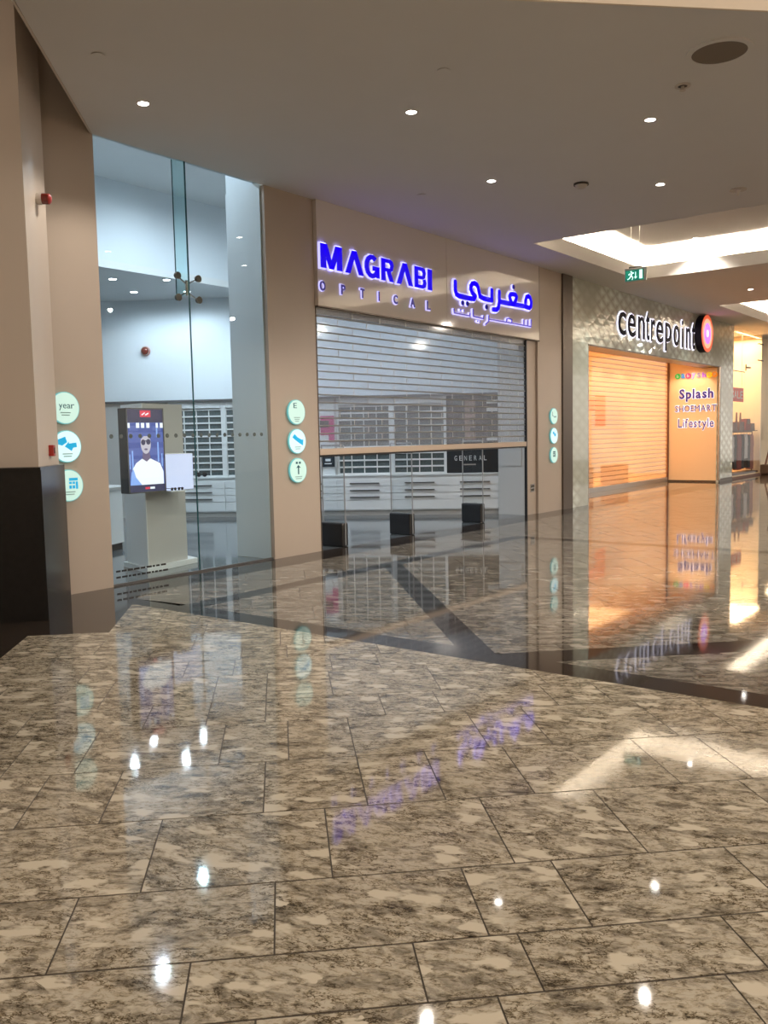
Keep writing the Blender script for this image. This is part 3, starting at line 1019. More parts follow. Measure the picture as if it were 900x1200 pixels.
tv = thing('video_screen', 'tall lit video screen showing a man in sunglasses and white jumper', 'screen')
Y0 = 0.36
X0, X1, Z0, Z1 = 6.395, 6.945, 1.02, 2.05
bx('housing', 'black', tv, X0, X1, Y0, Y0 + 0.16, Z0, Z1, bevel=0.008)
bx('bracket', 'steel', tv, X0 + 0.42, X1 - 0.04, Y0 + 0.16, Y0 + 0.34, 1.4, 1.7)
fr = MB()
for a in ((X0, X0 + 0.014, Z0, Z1), (X1 - 0.014, X1, Z0, Z1), (X0, X1, Z1 - 0.014, Z1), (X0, X1, Z0, Z0 + 0.014)):
    fr.box(a[0], a[1], Y0 - 0.012, Y0, a[2], a[3])
fr.build('bezel', 'handle', tv)
scr = bx('display', 'screen', tv, X0 + 0.014, X1 - 0.014, Y0 - 0.004, Y0, Z0 + 0.014, Z1 - 0.014)


def pic(name, m, polys, lay):
    """flat picture pieces on the screen in unit coordinates (0..1 across, 0..1 up)"""
    W_, H_ = X1 - X0 - 0.028, Z1 - Z0 - 0.028
    mb = MB()
    for p in polys:
        mb.prism([(X0 + 0.014 + u * W_, Z0 + 0.014 + v * H_) for u, v in p], 0.004 + lay * 0.0004, 0.0042 + lay * 0.0004)
    return mb.move(plane_front(Y0)).build(name, m, scr)


def rect(u0, u1, v0, v1):
    return [(u0, v0), (u1, v0), (u1, v1), (u0, v1)]


def oval(cu, cv, ru, rv, n=18):
    return [(cu + ru * math.cos(2 * math.pi * i / n), cv + rv * math.sin(2 * math.pi * i / n)) for i in range(n)]


pic('picture_band', 'screen_dark', [rect(0, 1, 0.84, 1), rect(0, 1, 0, 0.085)], 1)
pic('picture_shelves', 'scr_mid', [rect(0, 1, 0.60, 0.72), rect(0, 1, 0.44, 0.53), rect(0.05, 0.3, 0.74, 0.80), rect(0.7, 0.95, 0.74, 0.8), rect(0, 0.3, 0.32, 0.4), rect(0.75, 1, 0.33, 0.4)], 1)
pic('picture_windows', 'scr_white', [rect(0.24, 0.33, 0.775, 0.835), rect(0.38, 0.47, 0.775, 0.835), rect(0.53, 0.62, 0.775, 0.835), rect(0.0, 0.07, 0.775, 0.835), rect(0.80, 0.86, 0.775, 0.835), rect(0.92, 1, 0.775, 0.835)], 2)
pic('picture_lights', 'scr_blue', [rect(0.09, 0.13, 0.24, 0.50), rect(0.02, 0.05, 0.28, 0.46), rect(0.82, 0.86, 0.36, 0.60), rect(0.93, 0.96, 0.3, 0.46), rect(0.8, 0.84, 0.66, 0.77)], 2)
pic('picture_logo', 'scr_red', [rect(0.36, 0.66, 0.905, 0.985)], 2)
pic('picture_script', 'scr_white', [[(0.40, 0.935), (0.50, 0.965), (0.50, 0.95), (0.42, 0.925)], [(0.50, 0.935), (0.60, 0.96), (0.61, 0.945), (0.52, 0.925)]], 3)
pic('picture_jumper', 'scr_white', [[(0.16, 0.085), (0.10, 0.28), (0.20, 0.35), (0.36, 0.40), (0.62, 0.40), (0.88, 0.34), (0.97, 0.24), (0.97, 0.085)]], 3)
pic('picture_sleeve', 'scr_blue', [[(0.02, 0.085), (0.06, 0.24), (0.12, 0.28), (0.18, 0.18), (0.34, 0.085)]], 4)
pic('picture_neck', 'scr_shadow', [[(0.38, 0.40), (0.40, 0.50), (0.58, 0.50), (0.62, 0.41), (0.50, 0.365)]], 4)
pic('picture_head', 'scr_skin', [oval(0.49, 0.585, 0.145, 0.125)], 5)
pic('picture_hair', 'scr_mid', [[(0.36, 0.64), (0.40, 0.70), (0.50, 0.715), (0.60, 0.695), (0.635, 0.63), (0.56, 0.675), (0.44, 0.675)]], 6)
pic('picture_sunglasses', 'screen_dark', [oval(0.42, 0.60, 0.062, 0.035), oval(0.565, 0.605, 0.062, 0.035), rect(0.45, 0.55, 0.61, 0.622)], 7)
pic('picture_mouth', 'scr_shadow', [oval(0.49, 0.515, 0.05, 0.012)], 7)
pic('picture_caption', 'scr_white', [rect(0.57, 0.70, 0.03, 0.055)], 3)
pic('picture_caption', 'scr_red', [rect(0.43, 0.56, 0.03, 0.055)], 3)

lb = thing('lightbox', 'pale lavender lit box beside the video screen', 'lightbox')
bx('body', 'white', lb, 6.965, 7.425, 0.40, 0.52, 1.015, 1.485, bevel=0.006)
bx('face', 'lightbox', lb, 6.975, 7.415, 0.394, 0.40, 1.025, 1.475)
bx('shelf', 'white', lb, 6.965, 7.2, 0.28, 0.40, 1.01, 1.022)
bx('bracket', 'steel', lb, 7.30, 7.36, 0.52, 0.72, 1.2, 1.3)


def eyewear(name, label, P, frame, sc=1.0, group=None):
    g = thing(name, label, 'glasses', group)
    for sgn in (-1, 1):
        lens = MB().rod((sgn * 0.034 * sc, 0, 0.0), (sgn * 0.034 * sc, 0.003, 0.0), 0.026 * sc, 14)
        lens.move(Matrix.Translation(P) @ frame).build('lens', 'black', g)
    mb = MB().box(-0.012 * sc, 0.012 * sc, 0, 0.004, 0.004, 0.010)
    for sgn in (-1, 1):
        mb.box(sgn * 0.066 * sc - 0.002, sgn * 0.066 * sc + 0.002, 0, 0.12 * sc, 0.004, 0.010)
    mb.move(Matrix.Translation(P) @ frame).build('frame', 'black', g)
    return g


I4 = Matrix.Identity(4)
eyewear('sunglasses', 'small dark sunglasses at the lower left corner of the lit lavender box, left pair', (7.015, 0.295, 1.045), I4, 0.75)
eyewear('sunglasses', 'small dark sunglasses on the lavender box ledge, right of the first pair', (7.125, 0.295, 1.045), I4, 0.75)
R3 = WF.to_3x3().to_4x4()
P1 = WF @ Vector((-6.93, 0.075, 0.912))
eyewear('sunglasses', 'large dark sunglasses on the counter right of the lavender box', P1, R3, 1.9)

# alarm sounder on the upper back wall
al = thing('alarm_sounder', 'round red alarm sounder high on the pale back wall of the shop', 'alarm')
P2 = WF @ Vector((-8.18, 0.45, 3.59))
NV = N_
MB().rod(P2, P2 + NV * 0.05, 0.10, 20).build('base', 'red', al)
MB().dome(P2 + NV * 0.05, NV, 0.085, 0.07).build('dome', 'red_lens', al, smooth=True)
MB().ring(P2 + NV * 0.05, NV, 0.085, 0.095, 0.012).build('collar', 'detector', al)

# ------------------------------------------------------------------ the shop window
w1 = empty('window_1')
struct(w1, 'tall frameless shop window of two panes with greenish glass')
bx('glass_pane', 'glass', w1, 5.88, 7.158, 0.030, 0.042, 0.02, 5.60)
bx('glass_pane', 'glass', w1, 7.172, 8.45, 0.030, 0.042, 0.02, 5.60)
bx('pane_joint', 'glass_edge', w1, 7.159, 7.171, 0.028, 0.044, 0.02, 5.60)
bx('floor_channel', 'handle', w1, 5.87, 8.455, 0.02, 0.055, 0.0, 0.022)
bx('glass_fin', 'glass_fin', w1, 7.160, 7.170, 0.05, 0.27, 3.42, 5.60)
bx('fin_edge', 'glass_edge', w1, 7.158, 7.172, 0.27, 0.275, 3.42, 5.60)
for k in range(20):
    x = 5.95 + k * 0.131
    if x < 8.42:
        MB().rod((x, 0.026, 1.71), (x, 0.0295, 1.71), 0.026, 12).build('manifestation_dot', 'niche', w1)
dec = MB()
rr = random.Random(5)
for j, z in enumerate((0.155, 0.085)):
    x = 5.93
    while x < 6.62 - 0.02 * j:
        wd = rr.uniform(0.03, 0.08)
        dec.box(x, x + wd, 0.0285, 0.0298, z, z + 0.022)
        x += wd + 0.016
o = dec.build('decal_print', 'black', w1)
sp = thing('spider_fitting', 'four armed steel spider fitting clamping the window panes to the glass fin', 'fitting')
hub = (7.165, 0.10, 3.50)
MB().rod((7.165, 0.075, 3.42), (7.165, 0.075, 3.60), 0.022, 10).build('hub', 'steel', sp)
for dx, dz in ((-0.15, 0.13), (0.17, 0.13), (-0.15, -0.13), (0.17, -0.13)):
    a = MB().rod((7.165, 0.08, 3.51 + dz * 0.35), (7.165 + dx, 0.075, 3.51 + dz), 0.011, 8, 0.009).build('arm', 'steel', sp)
    MB().rod((7.165 + dx, 0.085, 3.51 + dz), (7.165 + dx, 0.045, 3.51 + dz), 0.038, 14, 0.045).build('clamp_cap', 'brown_metal', a)

# ------------------------------------------------------------------ clear roller shutter, half open
rs = thing('roller_shutter', 'clear slatted roller shutter stopped above the open shop entrance', 'shutter')
nsl = 18
z0, z1 = 1.485, 3.50
dz = (z1 - z0) / nsl
for k in range(nsl):
    za = z0 + k * dz
    bx('clear_slat', 'slat', rs, 9.43, 15.62, 0.000, 0.006, za + 0.014, za + dz - 0.004)
    MB().rod((9.43, 0.003, za + dz), (15.62, 0.003, za + dz), 0.011, 6).build('hinge_rod', 'alu', rs)
lk = MB()
for k in range(nsl):
    for q in range(9):
        x = 9.9 + q * 0.68 + (0.34 if k % 2 else 0)
        if x < 15.6:
            lk.box(x, x + 0.012, -0.004, 0.0, z0 + k * dz, z0 + (k + 1) * dz)
o = lk.build('slat_links', 'alu', rs)
o['kind'] = 'stuff'
bx('bottom_bar', 'bar', rs, 9.42, 15.63, -0.03, 0.03, 1.395, 1.487, bevel=0.006)
bx('bottom_seal', 'black', rs, 9.42, 15.63, -0.02, 0.02, 1.368, 1.395)
bx('guide_rail', 'black', rs, 15.63, 15.66, -0.03, 0.03, 0.0, 3.50)
bx('guide_rail', 'brown_metal', rs, 9.41, 9.425, -0.02, 0.03, 0.0, 3.50)
bx('shutter_box', 'alu', rs, 9.43, 15.62, 0.03, 0.16, 3.42, 3.52)

# security gates just inside the opening
GR = 'anti theft gates inside the shop entrance'
for gx, lab in ((9.98, 'clear anti theft gate with black base box against the middle pier'),
                (11.72, 'clear anti theft gate with black base box, middle one of the three'),
                (13.98, 'clear anti theft gate with black base box, farthest toward the right pier')):
    g = thing('security_gate', lab, 'gate', GR, loc=(gx, 0.2, 0))
    bx('base_box', 'black', g, -0.075, 0.075, -0.19, 0.24, 0.0, 0.36, bevel=0.02)
    bx('base_lid', 'steel', g, -0.03, 0.03, -0.05, 0.03, 0.36, 0.366)
    bx('clear_panel', 'acrylic', g, -0.006, 0.006, -0.17, 0.22, 0.36, 1.52)
    for yy in (-0.195, 0.245):
        MB().rod((0, yy, 0.02), (0, yy, 1.53), 0.011, 8).build('side_tube', 'tube_grey', g)
    MB().rod((0, -0.195, 1.53), (0, 0.245, 1.53), 0.011, 8).build('top_tube', 'tube_grey', g)

# ------------------------------------------------------------------ round lit signs on the piers
def disc(cx, cz, icons, label, face='disc_face', y=-0.012, r=0.172):
    d = thing('round_sign', label, 'sign', 'round lit service signs on the beige piers')
    MB().rod((cx, y, cz), (cx, y - 0.026, cz), r, 40).build('rim', 'disc_rim', d, smooth=False)
    MB().rod((cx, y - 0.026, cz), (cx, y - 0.030, cz), r * 0.95, 40).build('face', face, d)
    fm = plane_front(y - 0.030) @ Matrix.Translation((cx, cz, 0))
    for nm, m, polys in icons:
        mb = MB()
        for p in polys:
            mb.prism(p, 0, 0.002)
        mb.move(fm).build(nm, m, d)
    return d, fm


def lines(y0, n, w):
    out = []
    for k in range(n):
        out.append(rect(-w + 0.012 * k, w - 0.012 * k, y0 - k * 0.026, y0 - k * 0.026 + 0.010))
    return out


arrow1 = [[(-0.11, 0.075), (-0.02, 0.105), (0.0, 0.045), (-0.06, 0.01), (-0.13, 0.03)]]
arrow2 = [[(-0.03, 0.0), (0.02, 0.05), (0.02, 0.03), (0.11, 0.04), (0.115, -0.01), (0.07, -0.015), (0.05, -0.05)]]
cal = [rect(0.0, 0.105, 0.05, 0.08), rect(0.0, 0.03, 0.015, 0.04), rect(0.04, 0.07, 0.015, 0.04), rect(0.08, 0.105, -0.04, 0.04), rect(0.0, 0.03, -0.035, 0.0), rect(0.04, 0.07, -0.035, 0.0)]
band = [[(-0.105, 0.055), (-0.06, 0.10), (0.0, 0.055), (0.085, 0.02), (0.115, 0.025), (0.105, -0.06), (0.02, -0.02), (-0.05, 0.02)]]
tree = [rect(-0.012, 0.012, -0.055, 0.055), [(-0.05, 0.03), (0.0, 0.075), (0.05, 0.03), (0.02, 0.04), (0, 0.03), (-0.02, 0.04)], rect(-0.05, -0.012, 0.09, 0.12), rect(0.012, 0.05, 0.09, 0.12)]
XL, XM, XR = 5.345, 8.925, 16.73
d_, fm = disc(XL, 2.02, [('icon_print', 'icon_grey', lines(-0.055, 2, 0.06))], 'round mint sign with the word year, top of three beside the pillar')
for i, ch in enumerate('year'):
    letter('letter', ch, fm, -0.075 + i * 0.048, -0.035 + i * 0.048, -0.005 - (0.022 if ch == 'y' else 0), 0.04, 0.0, 0.003, 'icon_teal', d_)
disc(XL, 1.61, [('icon_arrow', 'icon_blue', arrow1), ('icon_arrow', 'icon_blue', arrow2), ('icon_print', 'icon_grey', lines(-0.085, 2, 0.06))], 'round white sign with blue arrows, middle of three beside the pillar', 'disc_face_b')
disc(XL, 1.19, [('icon_calendar', 'icon_blue', cal), ('icon_print', 'icon_grey', lines(-0.075, 2, 0.07))], 'round mint sign with blue calendar, lowest of three beside the pillar')
d_, fm = disc(XM, 2.01, [('icon_print', 'icon_grey', lines(-0.08, 3, 0.06))], 'round mint sign with a dark letter E, top of three on the middle pier', y=-0.024)
letter('letter', 'E', fm, -0.065, 0.0, 0.055, 0.125, 0.0, 0.003, 'icon_teal', d_)
disc(XM, 1.605, [('icon_ribbon', 'icon_blue', band), ('icon_print', 'icon_grey', lines(-0.085, 2, 0.06))], 'round white sign with bright blue ribbon, middle of three on the middle pier', 'disc_face_b', y=-0.024)
disc(XM, 1.20, [('icon_tree', 'icon_teal', tree), ('icon_print', 'icon_grey', lines(-0.095, 2, 0.07))], 'round mint sign with dark upright symbol, lowest of three on the middle pier', y=-0.024)
d_, fm = disc(XR, 2.0, [('icon_dots', 'icon_teal', [rect(-0.02, 0.0, -0.03, 0.0), rect(0.02, 0.04, -0.03, 0.0), rect(0.06, 0.08, -0.03, 0)])], 'round mint sign with dark letter and dots, top of three on the right pier', y=-0.062, r=0.165)
letter('letter', 'L', fm, -0.085, -0.04, 0.0, 0.09, 0.0, 0.003, 'icon_teal', d_)
disc(XR, 1.59, [('icon_dot', 'icon_blue', [oval(-0.035, 0.06, 0.035, 0.03)]), ('icon_dot', 'icon_blue', [oval(0.03, 0.02, 0.04, 0.035)])], 'round white sign with two blue dots, middle of three on the right pier', 'disc_face_b', y=-0.062, r=0.165)
disc(XR, 1.185, [('icon_calendar', 'icon_teal', [[(u - 0.06, v) for u, v in p] for p in cal])], 'round mint sign with dark calendar, lowest of three on the right pier', y=-0.062, r=0.165)

# wall plate on the right pier's jamb
wp = thing('switch_plate', 'small steel plate with two dark sockets low on the right pier jamb', 'switch')
bx('plate', 'steel', wp, 15.83, 15.99, -0.012, 0.0, 0.46, 0.62)
for q in (15.85, 15.92):
    for zz in (0.475, 0.55):
        bx('socket', 'dark_slot', wp, q, q + 0.05, -0.016, -0.012, zz, zz + 0.05)

# ------------------------------------------------------------------ lit lettering on the fascia
FP = plane_front(-0.075)
sg = thing('shop_lettering', 'large bright blue halo lit capital letters on the beige fascia', 'sign')


def box_letter(polys, x0, x1, z0, z1, name='letter', face='blue_face', rim='halo', parent=None, grow=0.016):
    P = [[(x0 + u * (x1 - x0), z0 + v * (z1 - z0)) for u, v in p] for p in polys]
    f = poly_letter(name, P, FP, 0.034, 0.014, face, parent)
    cxm, czm = (x0 + x1) / 2, (z0 + z1) / 2
    mb = MB()
    for p in P:
        cx_, cz_ = sum(q[0] for q in p) / len(p), sum(q[1] for q in p) / len(p)
        g = []
        for q in p:
            dx, dz_ = q[0] - cx_, q[1] - cz_
            g.append((q[0] + (grow if dx > 0 else -grow), q[1] + (grow if dz_ > 0 else -grow)))
        mb.prism(g, 0.004, 0.030)
    mb.move(FP).build('glow_rim', rim, f)


ZL, ZH = 4.052, 4.388
box_letter([[(0, 0), (0.24, 0), (0.24, 1), (0, 1)], [(0.76, 0), (1, 0), (1, 1), (0.76, 1)], [(0.05, 1), (0.30, 1), (0.60, 0), (0.40, 0)], [(0.70, 1), (0.95, 1), (0.60, 0), (0.40, 0)]], 9.44, 9.905, ZL, ZH, parent=sg)
LAM = [[(0, 0), (0.25, 0), (0.62, 1), (0.38, 1)], [(0.75, 0), (1, 0), (0.62, 1), (0.38, 1)]]
box_letter(LAM, 9.98, 10.40, ZL, ZH, parent=sg)
arcG = []
for k in range(10):
    t0, t1 = math.radians(50 + k * 28), math.radians(50 + (k + 1) * 28)
    arcG.append([(0.5 + 0.5 * math.cos(t0), 0.5 + 0.5 * math.sin(t0)), (0.5 + 0.5 * math.cos(t1), 0.5 + 0.5 * math.sin(t1)), (0.5 + 0.24 * math.cos(t1), 0.5 + 0.30 * math.sin(t1)), (0.5 + 0.24 * math.cos(t0), 0.5 + 0.30 * math.sin(t0))])
arcG += [[(0.55, 0.34), (1, 0.34), (1, 0.53), (0.55, 0.53)], [(0.78, 0.06), (1, 0.06), (1, 0.5), (0.78, 0.5)]]
box_letter(arcG, 10.43, 10.79, ZL - 0.01, ZH + 0.01, parent=sg, grow=0.012)
bowl = [[(0.1, 1), (0.72, 1), (0.72, 0.83), (0.1, 0.83)], [(0.72, 1), (0.92, 0.93), (0.70, 0.78), (0.64, 0.83)], [(0.92, 0.93), (1, 0.75), (0.74, 0.72), (0.68, 0.80)], [(1, 0.75), (0.92, 0.52), (0.70, 0.58), (0.74, 0.72)], [(0.92, 0.52), (0.74, 0.43), (0.1, 0.43), (0.1, 0.59), (0.70, 0.59)]]
box_letter([[(0, 0), (0.30, 0), (0.30, 1), (0, 1)]] + bowl + [[(0.42, 0.45), (0.72, 0.45), (1, 0), (0.68, 0)]], 10.845, 11.155, ZL, ZH, parent=sg, grow=0.012)
box_letter(LAM, 11.24, 11.67, ZL, ZH, parent=sg)
bowl2 = [[(0.1, 0), (0.74, 0), (0.74, 0.16), (0.1, 0.16)], [(0.74, 0), (0.94, 0.08), (0.70, 0.22), (0.66, 0.16)], [(0.94, 0.08), (1, 0.28), (0.74, 0.28), (0.70, 0.2)], [(1, 0.28), (0.92, 0.47), (0.70, 0.42), (0.74, 0.28)]]
box_letter([[(0, 0), (0.28, 0), (0.28, 1), (0, 1)]] + [[(u * 0.96, v) for u, v in p] for p in bowl] + bowl2, 11.725, 12.05, ZL, ZH, parent=sg, grow=0.012)
box_letter([[(0, 0), (1, 0), (1, 1), (0, 1)]], 12.10, 12.215, ZL, ZH, parent=sg)

s2 = thing('subtitle_lettering', 'small widely spaced navy capitals below the large blue capital letters', 'sign')
for ch, a, b in (('O', 9.42, 9.542), ('P', 9.886, 9.989), ('T', 10.337, 10.432), ('I', 10.778, 10.80), ('C', 11.157, 11.27), ('A', 11.612, 11.743), ('L', 12.08, 12.185)):
    f = letter('letter', ch, FP, a, b, 3.727, 3.868, 0.022, 0.010, 'navy_face', s2, offset=0.036)
    letter('glow_rim', ch, FP, a, b, 3.727, 3.868, 0.003, 0.018, 'halo', f, offset=0.042, grow=0.009)


def pen(parts, wd, m, rim, parent, grow):
    for pts in parts:
        P = stroke_polys(pts, wd)
        f = poly_letter('letter', P, FP, 0.034, 0.014, m, parent)
        poly_letter('glow_rim', stroke_polys(pts, wd + grow * 2), FP, 0.004, 0.026, rim, f)


s3 = thing('arabic_lettering', 'large blue Arabic word with lavender glow on the right half of the fascia', 'sign')
yeh = [(12.932, 4.282), (12.929, 4.143), (12.963, 4.080), (13.05, 4.058), (13.397, 4.054), (13.543, 4.062), (13.590, 4.111), (13.476, 4.168), (13.435, 4.225), (13.440, 4.27), (13.490, 4.322), (13.564, 4.338), (13.640, 4.325), (13.685, 4.28), (13.709, 4.22), (13.746, 4.130), (13.865, 4.107), (14.165, 4.104), (14.168, 4.286)]
reh = [(14.441, 4.290), (14.438, 4.102), (14.402, 3.994), (14.330, 3.951), (14.218, 3.945)]
bas = [(14.438, 4.113), (14.912, 4.117), (15.454, 4.128)]
gha = [(14.93, 4.123), (14.85, 4.19), (14.826, 4.250), (14.87, 4.295), (14.958, 4.308), (15.05, 4.306), (15.10, 4.275), (15.07, 4.21), (14.995, 4.130)]
mee = [(15.445, 4.129), (15.455, 4.23), (15.50, 4.315), (15.573, 4.338), (15.65, 4.315), (15.69, 4.24), (15.682, 4.16), (15.62, 4.115), (15.445, 4.125)]
pen([yeh, reh, bas, gha, mee], 0.088, 'blue_face', 'halo', s3, 0.022)
pen([[(13.162, 3.951), (13.163, 3.951)], [(13.319, 3.956), (13.32, 3.956)], [(13.97, 3.964), (13.971, 3.964)], [(14.983, 4.445), (14.984, 4.445)]], 0.088, 'navy_face', 'halo', s3, 0.006)
s4 = thing('arabic_subtitle', 'thin pale lavender Arabic line below the large blue Arabic word', 'sign')
pen([[(12.881, 3.813), (12.891, 3.752), (13.391, 3.749), (13.399, 3.792)], [(13.508, 3.872), (13.513, 3.753), (13.858, 3.745), (13.867, 3.79)], [(14.052, 3.814), (14.046, 3.711), (13.936, 3.650)],
     [(14.059, 3.753), (14.709, 3.756), (15.684, 3.759), (15.686, 3.888)], [(14.701, 3.76), (14.715, 3.816), (14.80, 3.835), (14.907, 3.822), (14.906, 3.761)], [(15.381, 3.86), (15.38, 3.766)], [(15.535, 3.861), (15.533, 3.764)]], 0.024, 'violet_face', 'halo', s4, 0.009)
pen([[(13.73, 3.676), (13.731, 3.676)], [(13.08, 3.82), (13.081, 3.82)], [(13.20, 3.82), (13.201, 3.82)], [(13.66, 3.68), (13.661, 3.68)]], 0.026, 'violet_face', 'halo', s4, 0.010)

# ------------------------------------------------------------------ far shop front: quilted portal
YF = -0.06
pf = MB().box(17.62, 18.47, YF, 1.6, 0, CEIL).box(28.13, 29.62, YF, 0.06, 0, CEIL).box(18.47, 28.13, YF, 0.45, 3.62, CEIL).build('wall_far', 'quilt')
struct(pf, 'mint quilted glass portal framing the far shop entrance')
bx('portal_edge', 'steel', pf, 18.47, 18.50, YF - 0.004, 0.4, 0, 3.62)
bx('portal_edge', 'brown_metal', pf, 18.47, 28.13, YF - 0.004, 0.45, 3.585, 3.62)
MB().rod((28.16, YF, 0.06), (28.16, YF, 3.60), 0.05, 12).build('corner_post', 'steel', pf)
bx('post_foot', 'brown_metal', pf, 28.2, 29.6, YF - 0.02, YF, 0.0, 0.10)
lc = bx('ceiling.005', 'peach', None, 18.47, 28.13, 0.45, 1.75, 3.95, 4.0)
struct(lc, 'warm ceiling of the far shop lobby')
pw = bx('wall_panel_far', 'peach', None, 28.10, 28.13, 0.0, 1.60, 0.0, 3.95)
struct(pw, 'smooth peach side panel of the lobby carrying four logos')
bx('panel_foot', 'brown_metal', pw, 28.085, 28.10, 0.0, 1.60, 0.0, 0.05)
lf = bx('lobby_floor', 'peach', None, 18.47, 28.13, 0.0, 1.75, -0.05, -0.001)
lf.data.materials[0] = MT['granite_band']
struct(lf, 'stone floor of the recessed lobby')
s5 = bx('floor.001', 'peach_wall', None, 18.0, 33.4, 1.75, 8, -0.05, -0.002)
struct(s5, 'warm floor inside the far shop')
s6 = bx('wall_store_back', 'peach_wall', None, 18.0, 33.3, 6.5, 6.6, 0, 5)
struct(s6, 'warm back wall of the far shop')
s7 = bx('wall_store_side', 'peach_wall', None, 17.9, 18.0, 1.7, 6.6, 0, 5)
struct(s7, 'warm side wall of the far shop')
s8 = bx('ceiling.006', 'peach_wall', None, 17.9, 33.3, 1.75, 6.6, 4.6, 4.65)
struct(s8, 'warm ceiling inside the far shop')

fs = thing('peach_roller_shutter', 'peach lit slatted roller shutter closing the far shop lobby', 'shutter')
ns = 29
for k in range(ns):
    za = 0.14 + k * 0.131
    bx('peach_slat', 'peach_slat', fs, 18.5, 28.08, 1.55, 1.556, za + 0.016, za + 0.125)
    bx('slat_gap', 'slat_brown', fs, 18.5, 28.08, 1.546, 1.560, za + 0.002, za + 0.016)
bx('bottom_bar', 'alu', fs, 18.5, 28.08, 1.52, 1.59, 0.0, 0.13)
bx('guide_rail', 'brown', fs, 28.06, 28.10, 1.50, 1.60, 0.0, 3.95)

# stock seen dimly through the peach slats
GD = 'display stands behind the peach shutter'
for x, wd, hh, lab in ((21.6, 1.6, 2.1, 'tall dark stocked display stand behind the shutter at its left end'), (23.6, 0.9, 0.62, 'low dark stocked crate behind the shutter, left of two'), (26.2, 1.0, 0.62, 'low dark stocked crate behind the shutter, right of two')):
    d = thing('display_stand', lab, 'stand', GD, loc=(x, 2.3, 0))
    bx('frame', 'brown', d, -wd / 2, wd / 2, 0, 0.5, 0.0, 0.08)
    for sx in (-wd / 2, wd / 2 - 0.04):
        bx('upright', 'brown', d, sx, sx + 0.04, 0, 0.5, 0.08, hh)
    for j in range(int(hh / 0.3)):
        s_ = bx('shelf', 'brown', d, -wd / 2, wd / 2, 0, 0.5, 0.3 * (j + 1) - 0.02, 0.3 * (j + 1))
        for q in range(3):
            bx('boxed_goods', ('maroon', 'charcoal', 'rust')[(q + j) % 3], s_, -wd / 2 + 0.05 + q * (wd / 3), -wd / 2 + 0.05 + (q + 0.75) * (wd / 3), 0.02, 0.3, 0.3 * j + 0.08, 0.3 * j + 0.26)
GB = 'red sale banners behind the peach shutter'
for x, z, wd, hh, lab in ((22.6, 2.45, 2.1, 0.38, 'long red banner behind the upper peach slats'), (24.1, 2.25, 0.7, 0.9, 'short red banner hanging at the right end of the long one')):
    b_ = thing('sale_banner', lab, 'banner', GB, loc=(x, 2.1, z))
    bx('cloth', 'sale_red', b_, -wd / 2, wd / 2, 0, 0.02, -hh / 2, hh / 2)
    MB().rod((-wd / 2, 0.01, hh / 2), (wd / 2, 0.01, hh / 2), 0.02, 6).build('top_rail', 'alu', b_)
    for sx in (-wd / 3, wd / 3):
        MB().rod((sx, 0.01, hh / 2), (sx, 0.01, 4.6 - z), 0.006, 5).build('cable', 'alu', b_)

FC = plane_front(YF)
s8_ = thing('long_shop_lettering', 'thin black lower case letters with white glow on the quilted portal', 'sign')
XH, ZB, AS, DS = 4.515, 3.96, 4.70, 3.80
for ch, a, b, zl, zh in (('c', 20.10, 20.57, ZB, XH), ('e', 20.69, 21.18, ZB, XH), ('n', 21.35, 21.78, ZB, XH), ('t', 21.88, 22.12, ZB, AS - 0.04), ('r', 22.23, 22.50, ZB, XH), ('e', 22.60, 23.10, ZB, XH),
                         ('p', 23.26, 23.72, DS - 0.02, XH + 0.01), ('o', 23.90, 24.37, ZB, XH + 0.01), ('i', 24.56, 24.66, ZB, AS), ('n', 24.91, 25.28, ZB, XH + 0.02), ('t', 25.40, 25.68, ZB, AS)):
    f = letter('letter', ch, FC, a, b, zl, zh, 0.024, 0.010, 'letter_black', s8_, offset=0.006)
    letter('glow_rim', ch, FC, a, b, zl, zh, 0.003, 0.018, 'halo_white', f, offset=0.018, grow=0.030)
rl = thing('round_logo', 'thick round logo of red, peach and purple rings at the end of the black lettering', 'sign')
LC = Vector((26.24, YF, 4.45))
DN = Vector((0, -1, 0))
MB().rod(LC, LC + DN * 0.20, 0.535, 44).build('drum', 'letter_black', rl)
MB().ring(LC + DN * 0.20, DN, 0.43, 0.535, 0.012, 44).build('outer_ring', 'ring_red', rl)
MB().ring(LC + DN * 0.20, DN, 0.30, 0.43, 0.010, 44).build('peach_ring', 'ring_peach', rl)
MB().ring(LC + DN * 0.20, DN, 0.105, 0.30, 0.012, 44).build('purple_ring', 'ring_purple', rl)
MB().rod(LC + DN * 0.20, LC + DN * 0.216, 0.105, 24).build('white_centre', 'halo_white', rl)

PS = plane_side(28.10)


